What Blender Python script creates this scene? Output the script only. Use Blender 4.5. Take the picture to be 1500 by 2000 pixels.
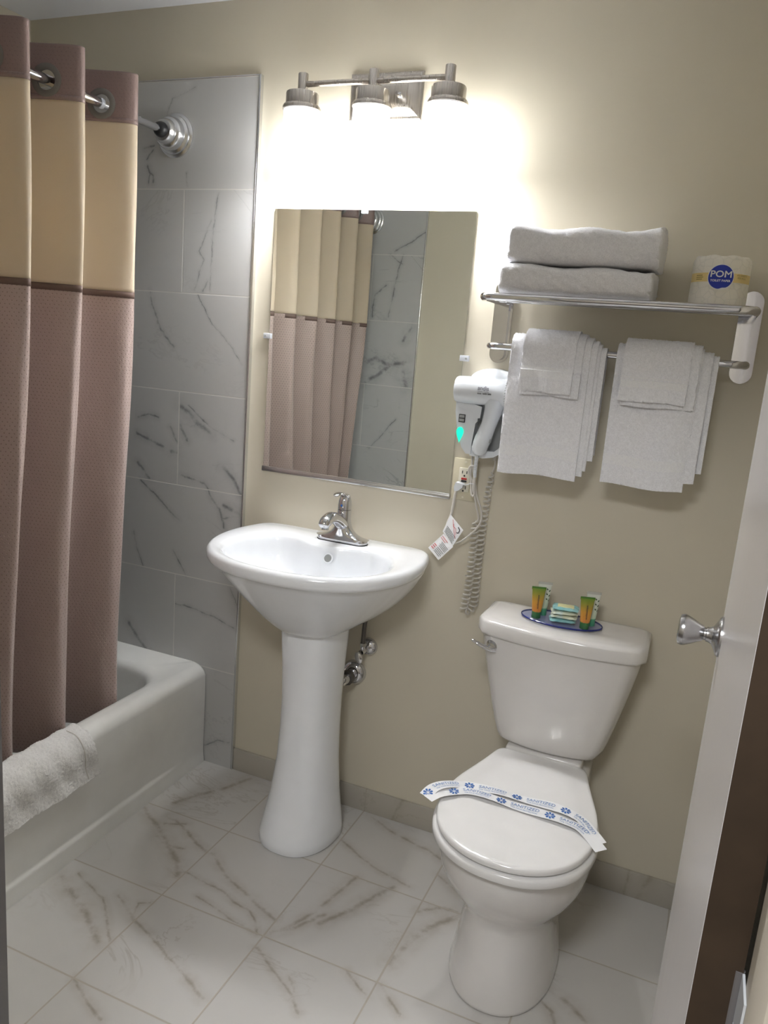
import bpy, bmesh, math, random
from mathutils import Vector, Matrix
from math import sin, cos, pi, radians, sqrt, atan2, exp, floor as ifloor
random.seed(7)
for o in list(bpy.data.objects): bpy.data.objects.remove(o)
scene = bpy.context.scene
COL = scene.collection

# ------------------------------------------------------------------ camera
YAW, PITCH, ROLL = -0.3822, -0.2114, 0.0811
CAM = Vector((1.3368, -2.1178, 1.475))
fw = Vector((sin(YAW)*cos(PITCH), cos(YAW)*cos(PITCH), sin(PITCH)))
r0 = Vector((cos(YAW), -sin(YAW), 0)); u0 = r0.cross(fw)
rt = cos(ROLL)*r0 + sin(ROLL)*u0; up = -sin(ROLL)*r0 + cos(ROLL)*u0
cd = bpy.data.cameras.new('camera'); cam = bpy.data.objects.new('camera', cd); COL.objects.link(cam)
m = Matrix((rt, up, -fw)).transposed().to_4x4(); m.translation = CAM
cam.matrix_world = m
cd.sensor_fit = 'VERTICAL'; cd.sensor_height = 36; cd.lens = 1531/2000*36; cd.clip_start = .02
scene.camera = cam

# ------------------------------------------------------------------ light and exposure
LAMP_E = 21.0       # glow of the three glass shades
BULB_W = 9.5        # lamps inside the shades
HALL_W = 21.0       # fill light added in the hall outside the doorway
scene.view_settings.view_transform = 'Standard'; scene.view_settings.look = 'None'
scene.view_settings.gamma = 1; scene.view_settings.use_curve_mapping = False
scene.view_settings.exposure = 0.45
w = bpy.data.worlds.new('world'); scene.world = w; w.use_nodes = True
w.node_tree.nodes['Background'].inputs[0].default_value = (.9, .95, 1, 1)
w.node_tree.nodes['Background'].inputs[1].default_value = .1
def area(name, loc, size, power, color, rot=(0,0,0)):
    l = bpy.data.lights.new(name, 'AREA'); l.energy = power; l.size = size; l.color = color
    o = bpy.data.objects.new(name, l); o.location = loc; o.rotation_euler = rot; COL.objects.link(o); return o
area('hall_fill_light', (1.1, -2.45, 2.36), .45, HALL_W, (.95, .97, 1))  # added fill, unseen, lifts the room and towel fronts through the doorway
LAMPS = [(.197, -.110), (.404, -.110), (.612, -.110)]
for lx, ly in LAMPS:
    l = bpy.data.lights.new('vanity_bulb', 'POINT'); l.energy = BULB_W; l.shadow_soft_size = .03; l.color = (.97, .985, 1)
    o = bpy.data.objects.new('vanity_bulb', l); o.location = (lx, ly, 1.962); COL.objects.link(o)

# ------------------------------------------------------------------ material helpers
class N:
    def __init__(s, name):
        s.m = bpy.data.materials.new(name); s.m.use_nodes = True; s.t = s.m.node_tree
        s.b = s.t.nodes['Principled BSDF']; s.out = s.t.nodes['Material Output']
    def n(s, typ, **kw):
        x = s.t.nodes.new(typ)
        for k, v in kw.items(): setattr(x, k, v)
        return x
    def L(s, a, b): s.t.links.new(a, b)
    def setin(s, node, i, v):
        if hasattr(v, 'is_linked') or isinstance(v, bpy.types.NodeSocket): s.L(v, node.inputs[i])
        else: node.inputs[i].default_value = v
    def math(s, op, a, b=0.0, c=None, clamp=False):
        x = s.n('ShaderNodeMath', operation=op); x.use_clamp = clamp
        s.setin(x, 0, a); s.setin(x, 1, b)
        if c is not None: s.setin(x, 2, c)
        return x.outputs[0]
    def vm(s, op, a, b=None, scale=None):
        x = s.n('ShaderNodeVectorMath', operation=op); s.setin(x, 0, a)
        if b is not None: s.setin(x, 1, b)
        if scale is not None: s.setin(x, 3, scale)
        return x.outputs[1] if op in ('DOT_PRODUCT', 'LENGTH', 'DISTANCE') else x.outputs[0]
    def sep(s, v):
        x = s.n('ShaderNodeSeparateXYZ'); s.L(v, x.inputs[0]); return x.outputs
    def comb(s, a, b, c=0.0):
        x = s.n('ShaderNodeCombineXYZ'); s.setin(x, 0, a); s.setin(x, 1, b); s.setin(x, 2, c); return x.outputs[0]
    def pos(s): return s.n('ShaderNodeNewGeometry').outputs['Position']
    def objc(s): return s.n('ShaderNodeTexCoord').outputs['Object']
    def noise(s, v, scale, detail=2, rough=.5, dist=0, dims='3D'):
        x = s.n('ShaderNodeTexNoise'); x.noise_dimensions = dims
        if v is not None: s.L(v, x.inputs['Vector'])
        x.inputs['Scale'].default_value = scale; x.inputs['Detail'].default_value = detail
        x.inputs['Roughness'].default_value = rough; x.inputs['Distortion'].default_value = dist
        return x.outputs
    def mr(s, v, a, b, c, d, smooth=True):
        x = s.n('ShaderNodeMapRange'); x.interpolation_type = 'SMOOTHSTEP' if smooth else 'LINEAR'
        s.setin(x, 0, v)
        for i, q in enumerate((a, b, c, d)): s.setin(x, i+1, q)
        return x.outputs[0]
    def mix(s, f, a, b):
        x = s.n('ShaderNodeMix'); x.data_type = 'RGBA'
        s.setin(x, 0, f)
        for i, q in ((6, a), (7, b)):
            if isinstance(q, tuple) and len(q) == 3: q = (*q, 1)
            s.setin(x, i, q)
        return x.outputs[2]
    def bump(s, h, strength=.3, dist=.002, nrm=None):
        x = s.n('ShaderNodeBump'); s.L(h, x.inputs['Height']); x.inputs['Strength'].default_value = strength
        x.inputs['Distance'].default_value = dist
        if nrm is not None: s.L(nrm, x.inputs['Normal'])
        s.L(x.outputs[0], s.b.inputs['Normal']); return x.outputs[0]
    def base(s, v):
        if isinstance(v, tuple): s.b.inputs['Base Color'].default_value = (*v[:3], 1)
        else: s.L(v, s.b.inputs['Base Color'])
    def p(s, **kw):
        for k, v in kw.items(): s.setin(s.b, k.replace('_', ' '), v)
        return s
def simple(name, col, rough=.4, metal=0., spec=.5, coat=0., var=0.03):
    k = N(name)
    nz = k.noise(k.objc(), 18, 3)[0]
    f = k.mr(nz, .3, .7, 1-var, 1+var)
    mul = k.n('ShaderNodeVectorMath', operation='SCALE'); mul.inputs[0].default_value = col; k.L(f, mul.inputs[3])
    k.base(mul.outputs[0])
    k.p(Roughness=rough, Metallic=metal)
    k.b.inputs['Specular IOR Level'].default_value = spec
    k.b.inputs['Coat Weight'].default_value = coat; k.b.inputs['Coat Roughness'].default_value = .05
    return k.m

def vein_field(k, P2, veins, wscale):
    """distance to hand placed mineral veins, in units of the vein width"""
    cur = None; cnt = 0; PB = P2
    for wd, pl in veins:
        for (ax, ay), (bx, by) in zip(pl[:-1], pl[1:]):
            ba = Vector((bx-ax, by-ay, 0)); l2 = max(ba.length_squared, 1e-8)
            if cnt and cnt % 4 == 0:     # keeps the node chain sequential
                PB = k.vm('ADD', P2, k.comb(k.math('MULTIPLY', cur, 1e-7), 0.0, 0.0))
            cnt += 1
            pa = k.vm('SUBTRACT', PB, (ax, ay, 0))
            dt = k.vm('DOT_PRODUCT', pa, tuple(ba/l2))
            h = k.math('MULTIPLY', dt, 1.0, clamp=True)
            sc = k.n('ShaderNodeVectorMath', operation='SCALE'); sc.inputs[0].default_value = ba; k.L(h, sc.inputs[3])
            d = k.vm('DISTANCE', pa, sc.outputs[0])
            q = k.math('MULTIPLY', d, 1/(wd*wscale))
            cur = q if cur is None else k.math('MINIMUM', cur, q)
    return cur

def marble_tile(name, axes, tile, veins, wscale, grout_w, base, dark, warm, grout, rough, joint, gen=.5, vstr=1.0):
    """axes: which world axes are u,v. joint(k,u,v) -> (du, dv, id_u, id_v) distance to joints"""
    k = N(name)
    s = k.sep(k.pos()); u, v = s[axes[0]], s[axes[1]]
    P2 = k.comb(u, v, 0.0)
    n1 = k.noise(P2, 9, 4, .6)[1]; n2 = k.noise(P2, 55, 3, .6)[1]
    off = k.vm('ADD', k.vm('SCALE', k.vm('SUBTRACT', n1, (.5, .5, .5)), scale=.022), k.vm('SCALE', k.vm('SUBTRACT', n2, (.5, .5, .5)), scale=.008))
    so = k.sep(off)
    PD = k.vm('ADD', P2, k.comb(so[0], so[1], 0.0))
    q = vein_field(k, PD, veins, wscale)
    md = k.noise(P2, 22, 3, .6)[0]
    core = k.math('MULTIPLY', k.mr(q, .0, 1.3, 1, 0), k.mr(md, .32, .66, .08, .9))
    halo = k.math('MULTIPLY', k.mr(q, 0, 5.5, 1, 0), k.mr(md, .3, .7, .12, .58))
    du, dv, iu, iv = joint(k, u, v)
    wn = k.n('ShaderNodeTexWhiteNoise'); wn.noise_dimensions = '2D'; k.L(k.comb(iu, iv, 0.0), wn.inputs['Vector'])
    PT = k.vm('ADD', P2, k.vm('SCALE', wn.outputs['Color'], scale=7.0))
    st = k.vm('MULTIPLY', PT, (1.0, 1.9, 1.0))
    g1 = k.noise(st, 2.4, 5, .62, 1.2)[0]
    gv = k.mr(k.math('ABSOLUTE', k.math('SUBTRACT', g1, .5)), 0.0, .018, 1, 0)
    gv = k.math('MULTIPLY', gv, k.mr(k.noise(PT, 3.0, 2)[0], .5, .68, 0, gen))
    cloud = k.mr(k.noise(PT, 3.2, 4, .6)[0], .35, .75, 0, .22)
    c = k.mix(cloud, base, tuple(a*.86 for a in base))
    c = k.mix(k.math('MULTIPLY', halo, vstr), c, warm)
    c = k.mix(gv, c, dark)
    c = k.mix(k.math('MULTIPLY', core, vstr, clamp=True), c, dark)
    edge = k.mr(k.math('MINIMUM', du, dv), grout_w*.45, grout_w*.75, 1, 0)
    c = k.mix(edge, c, grout)
    k.base(c)
    k.p(Roughness=k.mr(edge, 0, 1, rough, .8))
    k.bump(k.math('SUBTRACT', 1.0, edge), .35, .0015)
    return k.m

# mineral veins of the marble tiles as seen in the room: (width, polyline in metres)
FLOOR_VEINS=[(2,[(-0.015,-0.336),(0.023,-0.342),(0.084,-0.369),(0.142,-0.404),(0.189,-0.421)]),(3.0,[(-0.101,-0.339),(-0.025,-0.382),(0.031,-0.416),(0.098,-0.461),(0.155,-0.507),(0.183,-0.55)]),(2.2,[(0.005,-0.37),(0.053,-0.343)]),(2.2,[(0.024,-0.429),(0.069,-0.445),(0.124,-0.438)]),(3.2,[(0.09,-0.03),(0.048,-0.123),(-0.002,-0.189),(-0.046,-0.274)]),(1.4,[(0.185,-0.52),(0.245,-0.531),(0.316,-0.533),(0.375,-0.555),(0.422,-0.562),(0.463,-0.591),(0.483,-0.623)]),(1.2,[(0.273,-0.584),(0.342,-0.599),(0.431,-0.62),(0.483,-0.623)]),(2.0,[(0.205,-0.417),(0.303,-0.484),(0.447,-0.542),(0.506,-0.564)]),(2.2,[(0.617,-0.311),(0.597,-0.407),(0.582,-0.469),(0.561,-0.532),(0.54,-0.574),(0.514,-0.606),(0.559,-0.56),(0.607,-0.482)]),(2.5,[(0.724,-0.296),(0.652,-0.445),(0.608,-0.519)]),(1.4,[(-0.054,-0.666),(0.066,-0.71),(0.129,-0.764),(0.186,-0.816)]),(3.2,[(-0.084,-0.697),(0.071,-0.771),(0.163,-0.828)]),(1.8,[(0.096,-0.681),(0.193,-0.73),(0.299,-0.768),(0.408,-0.817),(0.482,-0.848)]),(1.2,[(0.172,-0.717),(0.156,-0.675),(0.183,-0.66)]),(1.6,[(0.194,-0.94),(0.272,-0.976),(0.323,-0.994)]),(1.6,[(0.507,-0.668),(0.581,-0.705),(0.655,-0.747),(0.692,-0.785)]),(1.2,[(0.623,-0.704),(0.657,-0.736)]),(2.0,[(0.532,-0.023),(0.642,-0.071),(0.752,-0.095),(0.799,-0.118)]),(1.6,[(0.506,-0.182),(0.599,-0.229),(0.689,-0.257),(0.762,-0.275)]),(1.4,[(0.739,-0.627),(0.776,-0.654),(0.806,-0.668)]),(1.6,[(0.827,-0.627),(0.867,-0.666),(0.898,-0.687)]),(1.6,[(0.813,-0.188),(0.904,-0.24)]),(2.2,[(0.819,-0.354),(0.874,-0.311),(0.925,-0.31)]),(3,[(0.822,-0.556),(0.84,-0.456),(0.867,-0.392),(0.921,-0.325)]),(2.5,[(1.192,-0.457),(1.234,-0.469),(1.272,-0.492),(1.288,-0.507)]),(2.0,[(1.182,-0.496),(1.208,-0.516),(1.219,-0.542)])]
WALL_VEINS=[(1,[(-0.221,2.172),(-0.304,2.146),(-0.313,2.128),(-0.328,2.095)]),(2,[(-0.405,2.007),(-0.373,2.016)]),(1.6,[(-0.376,2.001),(-0.397,1.973)]),(2.2,[(-0.391,1.953),(-0.387,1.934),(-0.374,1.926),(-0.373,1.909)]),(1.5,[(-0.387,1.934),(-0.391,1.905)]),(0.9,[(-0.246,1.933),(-0.242,1.895)]),(1,[(-0.129,1.881),(-0.143,1.785),(-0.146,1.713),(-0.148,1.594)]),(1,[(-0.153,1.8),(-0.178,1.731),(-0.192,1.706),(-0.176,1.682),(-0.196,1.632),(-0.207,1.591)]),(1.5,[(-0.158,1.619),(-0.175,1.588)]),(2,[(-0.38,1.578),(-0.366,1.537),(-0.345,1.497),(-0.335,1.466),(-0.321,1.446),(-0.284,1.41)]),(1,[(-0.194,1.577),(-0.141,1.499),(-0.103,1.466),(-0.058,1.419),(-0.02,1.376)]),(2,[(-0.419,1.168),(-0.376,1.182),(-0.336,1.177)]),(3,[(-0.422,1.113),(-0.366,1.1),(-0.311,1.085)]),(2,[(-0.286,1.154),(-0.257,1.101)]),(4,[(-0.279,1.073),(-0.256,1.075)]),(3,[(-0.42,1.016),(-0.367,0.97)]),(5,[(-0.246,1.227),(-0.215,1.206),(-0.177,1.173),(-0.132,1.156)]),(1.6,[(-0.216,1.231),(-0.155,1.188),(-0.11,1.162),(-0.044,1.139)]),(3,[(-0.247,1.159),(-0.219,1.112)]),(2,[(-0.239,0.995),(-0.193,0.988),(-0.147,0.982),(-0.131,0.962)]),(4,[(-0.072,1.046),(-0.038,1.016),(-0.01,0.967)]),(2,[(-0.403,0.959),(-0.338,0.915),(-0.282,0.871),(-0.242,0.844)]),(2.2,[(-0.131,0.962),(-0.116,0.935),(-0.085,0.908),(-0.067,0.847)]),(4,[(-0.071,0.923),(-0.041,0.912),(-0.003,0.895)]),(2,[(-0.072,0.878),(-0.003,0.895)]),(1.5,[(-0.429,0.773),(-0.416,0.721),(-0.39,0.66)]),(1.6,[(-0.262,0.734),(-0.23,0.693),(-0.209,0.656)]),(1.6,[(-0.249,0.549),(-0.21,0.554),(-0.147,0.546),(-0.077,0.531),(-0.011,0.511)]),(1.5,[(-0.036,0.65),(-0.004,0.596)]),(4,[(-0.445,0.441),(-0.402,0.385),(-0.359,0.345)]),(1.5,[(-0.109,0.06),(-0.058,0.089),(-0.012,0.098)])]
FRONT_VEINS=[(1.2,[(-0.013,1.993),(-0.073,1.957),(-0.16,1.905)]),(1.6,[(-0.114,1.892),(-0.136,1.82),(-0.148,1.732),(-0.169,1.6)]),(1.2,[(-0.179,1.89),(-0.118,1.849)]),(1.5,[(-0.19,1.745),(-0.244,1.699),(-0.256,1.639),(-0.252,1.595)]),(4,[(-0.268,1.375),(-0.219,1.402),(-0.158,1.376),(-0.061,1.392)]),(4,[(-0.26,1.283),(-0.196,1.328),(-0.141,1.37)]),(5,[(-0.073,1.346),(-0.05,1.28)]),(1.0,[(-0.216,0.952),(-0.085,1.116)]),(3,[(-0.047,1.556),(-0.078,1.495)])]

SX, SY, OX, OY = .3122, .3144, .1913, -.3092
Z1, TH = .3494, .3075
def floor_joint(k, u, v):
    a = k.math('DIVIDE', k.math('SUBTRACT', u, OX), SX); b = k.math('DIVIDE', k.math('SUBTRACT', v, OY), SY)
    fa = k.math('FRACT', k.math('ADD', a, 20.0)); fb = k.math('FRACT', k.math('ADD', b, 20.0))
    da = k.math('MULTIPLY', k.math('MINIMUM', fa, k.math('SUBTRACT', 1.0, fa)), SX)
    db = k.math('MULTIPLY', k.math('MINIMUM', fb, k.math('SUBTRACT', 1.0, fb)), SY)
    return da, db, k.math('FLOOR', a), k.math('FLOOR', b)
def wall_joint(x0, w=.61, flip=0.0):
    def f(k, u, v):
        b = k.math('ADD', k.math('DIVIDE', k.math('SUBTRACT', v, Z1), TH), 1.0)
        b = k.math('MAXIMUM', b, .5)
        row = k.math('FLOOR', b)
        sh = k.math('MULTIPLY', k.math('MODULO', k.math('ADD', row, 1.0+flip), 2.0), .5)
        a = k.math('ADD', k.math('ADD', k.math('DIVIDE', k.math('SUBTRACT', u, x0), w), 20.0), sh)
        fa = k.math('FRACT', a); fb = k.math('FRACT', k.math('ADD', b, 20.0))
        da = k.math('MULTIPLY', k.math('MINIMUM', fa, k.math('SUBTRACT', 1.0, fa)), w)
        db = k.math('MULTIPLY', k.math('MINIMUM', fb, k.math('SUBTRACT', 1.0, fb)), TH)
        return da, db, k.math('FLOOR', a), row
    return f
M = {}
M['floor'] = marble_tile('floor_marble_tile', (0, 1), None, FLOOR_VEINS, .0032, .0036, (.60, .585, .56), (.27, .225, .17), (.38, .34, .285), (.48, .44, .38), .30, floor_joint, .30, .75)
TB = (.53, .53, .525); TD = (.12, .125, .13); TW = (.32, .325, .33); TG = (.66, .65, .62)
M['tile_back'] = marble_tile('shower_tile_back', (0, 2), None, WALL_VEINS, .0019, .0030, TB, TD, TW, TG, .3, wall_joint(-.253), .15, .85)
M['tile_front'] = marble_tile('shower_tile_front', (0, 2), None, FRONT_VEINS, .0028, .0030, TB, TD, TW, TG, .3, wall_joint(-.268, .61), .35, .85)
M['tile_left'] = marble_tile('shower_tile_left', (1, 2), None, [(1, [(-.3, 1), (-.6, 1.3)])], .002, .0030, TB, TD, TW, TG, .3, wall_joint(-.3), .6, .8)
M['tile_base'] = marble_tile('baseboard_tile', (0, 2), None, [(2.5, [(1.352, .005), (1.366, .04), (1.382, .078)]), (1.5, [(1.318, .0), (1.322, .078)]), (2, [(.60, 0), (.63, .08)])], .003, .003, (.46, .43, .37), (.27, .23, .16), (.36, .32, .25), (.42, .38, .32), .4,
    lambda k, u, v: (k.math('ABSOLUTE', k.math('SUBTRACT', k.math('FLOORED_MODULO', u, .61), .506)), 1.0, k.math('FLOOR', k.math('DIVIDE', u, .61)), 0.0), .3, .6)

def wall_paint(name, col, rough=.5):
    k = N(name); P = k.pos()
    c = k.noise(P, 1.3, 3)[0]
    k.base(k.mix(k.mr(c, .3, .7, 0, 1), tuple(a*.97 for a in col), tuple(a*1.02 for a in col)))
    k.p(Roughness=rough); k.bump(k.noise(P, 260, 3, .6)[0], .12, .001)
    return k.m
M['wall'] = wall_paint('cream_wall_paint', (.645, .595, .480), .42)
M['ceiling'] = wall_paint('white_ceiling_paint', (.84, .85, .88), .8)
M['hall'] = wall_paint('hall_paint', (.55, .50, .42), .7)
M['hallfloor'] = wall_paint('hall_floor', (.12, .10, .085), .9)
M['trimpaint'] = wall_paint('grey_painted_trim', (.16, .15, .15), .45)
M['jambcream'] = wall_paint('cream_jamb_paint', (.66, .60, .50), .45)
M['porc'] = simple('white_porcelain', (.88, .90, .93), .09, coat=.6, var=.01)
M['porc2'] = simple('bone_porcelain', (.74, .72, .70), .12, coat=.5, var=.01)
M['seat'] = simple('white_seat_plastic', (.84, .83, .82), .16, coat=.4, var=.01)
M['tub'] = simple('tub_enamel', (.80, .80, .77), .18, coat=.3, var=.015)
M['chrome'] = simple('chrome', (.66, .66, .68), .07, 1.0, var=.01)
M['satin'] = simple('satin_chrome', (.52, .52, .53), .24, 1.0, var=.02)
M['alu'] = simple('aluminium_edge', (.72, .73, .74), .25, 1.0, var=.02)
M['darkmetal'] = simple('braided_hose', (.13, .12, .11), .4, .6)
M['black'] = simple('black_plastic', (.015, .015, .017), .4)
M['hole'] = simple('dark_opening', (.03, .03, .03), .8)
M['whitepl'] = simple('white_plastic', (.72, .75, .78), .25, coat=.3, var=.01)
M['greypl'] = simple('grey_plastic', (.34, .35, .34), .35)
M['cord'] = simple('cord_rubber', (.62, .59, .54), .45)
M['almond'] = simple('almond_plastic', (.62, .57, .42), .35)
M['almond2'] = simple('ivory_plastic', (.74, .70, .58), .35)
M['red'] = simple('red_button', (.42, .02, .02), .4)
M['doorwhite'] = None
M['brown'] = simple('raw_brown_wood', (.050, .031, .018), .6, var=.15)
M['paper'] = simple('white_paper', (.86, .86, .87), .6, var=.01)
M['blueink'] = simple('blue_ink', (.03, .14, .45), .6)
M['blueink2'] = simple('pale_blue_ink', (.12, .24, .50), .6)
M['leaf'] = simple('dark_leaf_print', (.05, .09, .03), .5)
M['ink'] = simple('black_ink', (.04, .04, .04), .6)
M['greyink'] = simple('grey_ink', (.20, .20, .24), .5)
M['redink'] = simple('red_ink', (.62, .12, .12), .6)
M['pom'] = simple('roll_wrapper_blue', (.012, .035, .40), .4)
M['band'] = simple('yellow_band', (.78, .62, .27), .5)
M['bandink'] = simple('olive_ink', (.33, .26, .08), .6)
M['glue'] = simple('grommet_plastic', (.16, .15, .135), .3, coat=.2)
# nickel with vertical brushing
k = N('brushed_nickel'); nz = k.noise(k.vm('MULTIPLY', k.objc(), (400, 400, 6)), 1, 2)[0]
k.base(k.mix(nz, (.40, .37, .34), (.58, .55, .51))); k.p(Metallic=1.0, Roughness=k.mr(nz, 0, 1, .22, .38)); M['nickel'] = k.m
# semi gloss white door with scuffs
k = N('white_door_paint'); P = k.pos()
st = k.noise(k.vm('MULTIPLY', P, (8, 8, 1.6)), 3, 5, .65)[0]
sc = k.noise(k.vm('MULTIPLY', P, (40, 40, 9)), 3, 4, .7)[0]
c = k.mix(k.mr(st, .5, .8, 0, .18), (.70, .67, .66), (.62, .59, .57))
c = k.mix(k.mr(sc, .78, .84, 0, .3), c, (.84, .83, .80)); k.base(c)
k.p(Roughness=.24); M['doorwhite'] = k.m
# lit glass
k = N('lit_frosted_glass'); 
s = k.sep(k.pos())
k.base((.9, .9, .92)); k.p(Roughness=.3)
k.b.inputs['Emission Color'].default_value = (.98, .99, 1, 1); k.b.inputs['Emission Strength'].default_value = LAMP_E
M['glow'] = k.m
k = N('frosted_glass_neck'); k.base((.86, .88, .93)); k.p(Roughness=.3)
k.b.inputs['Emission Color'].default_value = (.93, .95, 1, 1); k.b.inputs['Emission Strength'].default_value = .75
M['glowneck'] = k.m
k = N('lit_bulb'); k.b.inputs['Emission Color'].default_value = (1, .98, .94, 1); k.b.inputs['Emission Strength'].default_value = 30; M['bulb'] = k.m
k = N('teal_night_light'); k.base((.02, .3, .2)); k.b.inputs['Emission Color'].default_value = (.0, .85, .48, 1); k.b.inputs['Emission Strength'].default_value = 1.0; M['teal'] = k.m
k = N('mirror_silver'); k.base((.80, .83, .81)); k.p(Metallic=1.0, Roughness=0.0); M['mirror'] = k.m
k = N('clear_plastic'); k.base((.85, .88, .95)); k.p(Roughness=.08, Alpha=.55); M['clear'] = k.m
k = N('blue_tray_acrylic'); k.base((.20, .25, .52)); k.p(Roughness=.08, Alpha=.30); M['tray'] = k.m
k = N('blue_tray_edge'); k.base((.012, .02, .16)); k.p(Roughness=.1); M['trayedge'] = k.m
k = N('clear_sachet_plastic'); nz = k.noise(k.objc(), 60, 3)[0]
k.base(k.mix(k.mr(nz, .4, .6, 0, 1), (.70, .80, .74), (.78, .80, .62))); k.p(Roughness=.18, Alpha=.92); k.bump(nz, .6, .003); M['sachet'] = k.m
k = N('teal_sachet'); nz = k.noise(k.objc(), 70, 3)[0]
k.base(k.mix(nz, (.16, .50, .54), (.45, .72, .70))); k.p(Roughness=.2); k.bump(nz, .6, .003); M['sachet_teal'] = k.m
M['soap'] = simple('cream_soap', (.78, .76, .42), .4)
# terry cloth
def terry(name, col, sc=420):
    k = N(name); P = k.pos()
    a = k.noise(P, sc, 3, .7)[0]; b = k.noise(P, sc*.33, 3, .7)[0]
    hgt = k.math('ADD', a, k.math('MULTIPLY_ADD', b, .5, .25))
    k.base(k.mix(k.mr(hgt, .8, 1.2, 0, 1), tuple(x*.86 for x in col), col))
    k.p(Roughness=.95); k.b.inputs['Sheen Weight'].default_value = .3; k.b.inputs['Specular IOR Level'].default_value = .1
    k.bump(hgt, .45, .003); return k.m
M['terry'] = terry('white_terry', (.95, .95, .985))
M['terrymat'] = terry('bath_mat_terry', (.80, .79, .77), 300)
M['hem'] = terry('flat_woven_hem', (.97, .97, .99), 900)
# curtain fabrics
def fabric(name, kind):
    k = N(name); uv = k.n('ShaderNodeUVMap').outputs[0]; s = k.sep(uv)
    weave = k.noise(k.vm('MULTIPLY', uv, (900, 250, 1)), 1, 2)[0]
    if kind == 'sheer':
        k.base(k.mix(weave, (.72, .61, .48), (.79, .69, .555))); k.p(Roughness=.6)
        k.b.inputs['Sheen Weight'].default_value = .15
        tr = k.n('ShaderNodeBsdfTranslucent'); tr.inputs[0].default_value = (.84, .75, .56, 1)
        mx = k.n('ShaderNodeMixShader'); mx.inputs[0].default_value = .38
        k.L(k.b.outputs[0], mx.inputs[1]); k.L(tr.outputs[0], mx.inputs[2]); k.L(mx.outputs[0], k.out.inputs[0])
        return k.m
    c0, c1 = ((.345, .262, .235), (.42, .325, .295)) if kind == 'main' else ((.20, .135, .122), (.27, .19, .175))
    c = k.mix(weave, c0, c1)
    rowi = k.math('MULTIPLY', s[1], 110.0); r = k.math('FLOOR', rowi)
    ci = k.math('ADD', k.math('MULTIPLY', s[0], 90.0), k.math('MULTIPLY', k.math('FLOORED_MODULO', r, 2.0), .5))
    fx = k.math('SUBTRACT', k.math('FRACT', ci), .5); fy = k.math('SUBTRACT', k.math('FRACT', rowi), .5)
    d = k.vm('LENGTH', k.comb(k.math('MULTIPLY', fx, 1.0), k.math('MULTIPLY', fy, .85), 0.0))
    dot = k.math('MULTIPLY', k.mr(d, .08, .20, 1, 0), 1.0 if kind == 'main' else .35)
    c = k.mix(k.math('MULTIPLY', dot, .6), c, tuple(x*.45 for x in c0)); k.base(c)
    k.p(Roughness=k.mr(dot, 0, 1, .38, .25)); k.b.inputs['Sheen Weight'].default_value = .25
    k.b.inputs['Specular IOR Level'].default_value = .6
    k.bump(k.math('ADD', k.math('MULTIPLY', dot, -1.0), k.math('MULTIPLY', k.noise(k.vm('MULTIPLY', uv, (9, 3.0, 1)), 1, 4, .6)[0], 6.0)), .3, .002)
    return k.m
M['sheer'] = fabric('cream_sheer_fabric', 'sheer'); M['main'] = fabric('mauve_dotted_fabric', 'main'); M['head'] = fabric('mauve_header_fabric', 'head')
M['seam'] = simple('brown_seam_tape', (.12, .075, .06), .6)
# tube of lotion: green to orange by height along the tube
k = N('green_orange_tube'); s = k.sep(k.objc())
r = k.n('ShaderNodeValToRGB'); k.L(k.math('DIVIDE', s[2], .088), r.inputs[0])
el = r.color_ramp.elements; el[0].position = 0; el[0].color = (.03, .14, .045, 1); el[1].position = .19; el[1].color = (.04, .16, .05, 1)
for p_, c_ in ((.22, (.62, .25, .05)), (.5, (.60, .30, .05)), (.75, (.30, .30, .04)), (.9, (.16, .26, .03)), (.91, (.06, .17, .02))):
    e = el.new(p_); e.color = (*c_, 1)
k.L(r.outputs[0], k.b.inputs['Base Color']); k.p(Roughness=.25); M['tube'] = k.m
k = N('white_lotion_tube'); s = k.sep(k.objc())
r = k.n('ShaderNodeValToRGB'); k.L(k.math('DIVIDE', s[2], .092), r.inputs[0])
el = r.color_ramp.elements; el[0].position = 0; el[0].color = (.08, .34, .20, 1); el[1].position = .2; el[1].color = (.10, .38, .22, 1)
for p_, c_ in ((.24, (.55, .68, .50)), (.6, (.74, .78, .66)), (.9, (.72, .74, .68)), (.92, (.50, .50, .46))):
    e = el.new(p_); e.color = (*c_, 1)
k.L(r.outputs[0], k.b.inputs['Base Color']); k.p(Roughness=.25); M['tubewhite'] = k.m
# embossed roll wrapper
k = N('embossed_wrapper'); vo = k.n('ShaderNodeTexVoronoi'); vo.inputs['Scale'].default_value = 55; vo.feature = 'DISTANCE_TO_EDGE'
k.L(k.objc(), vo.inputs['Vector']); e = k.mr(vo.outputs[0], 0, .06, 1, 0)
k.base(k.mix(e, (.86, .83, .75), (.78, .76, .69))); k.p(Roughness=.55); k.bump(e, .25, .001); M['wrap'] = k.m

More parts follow.
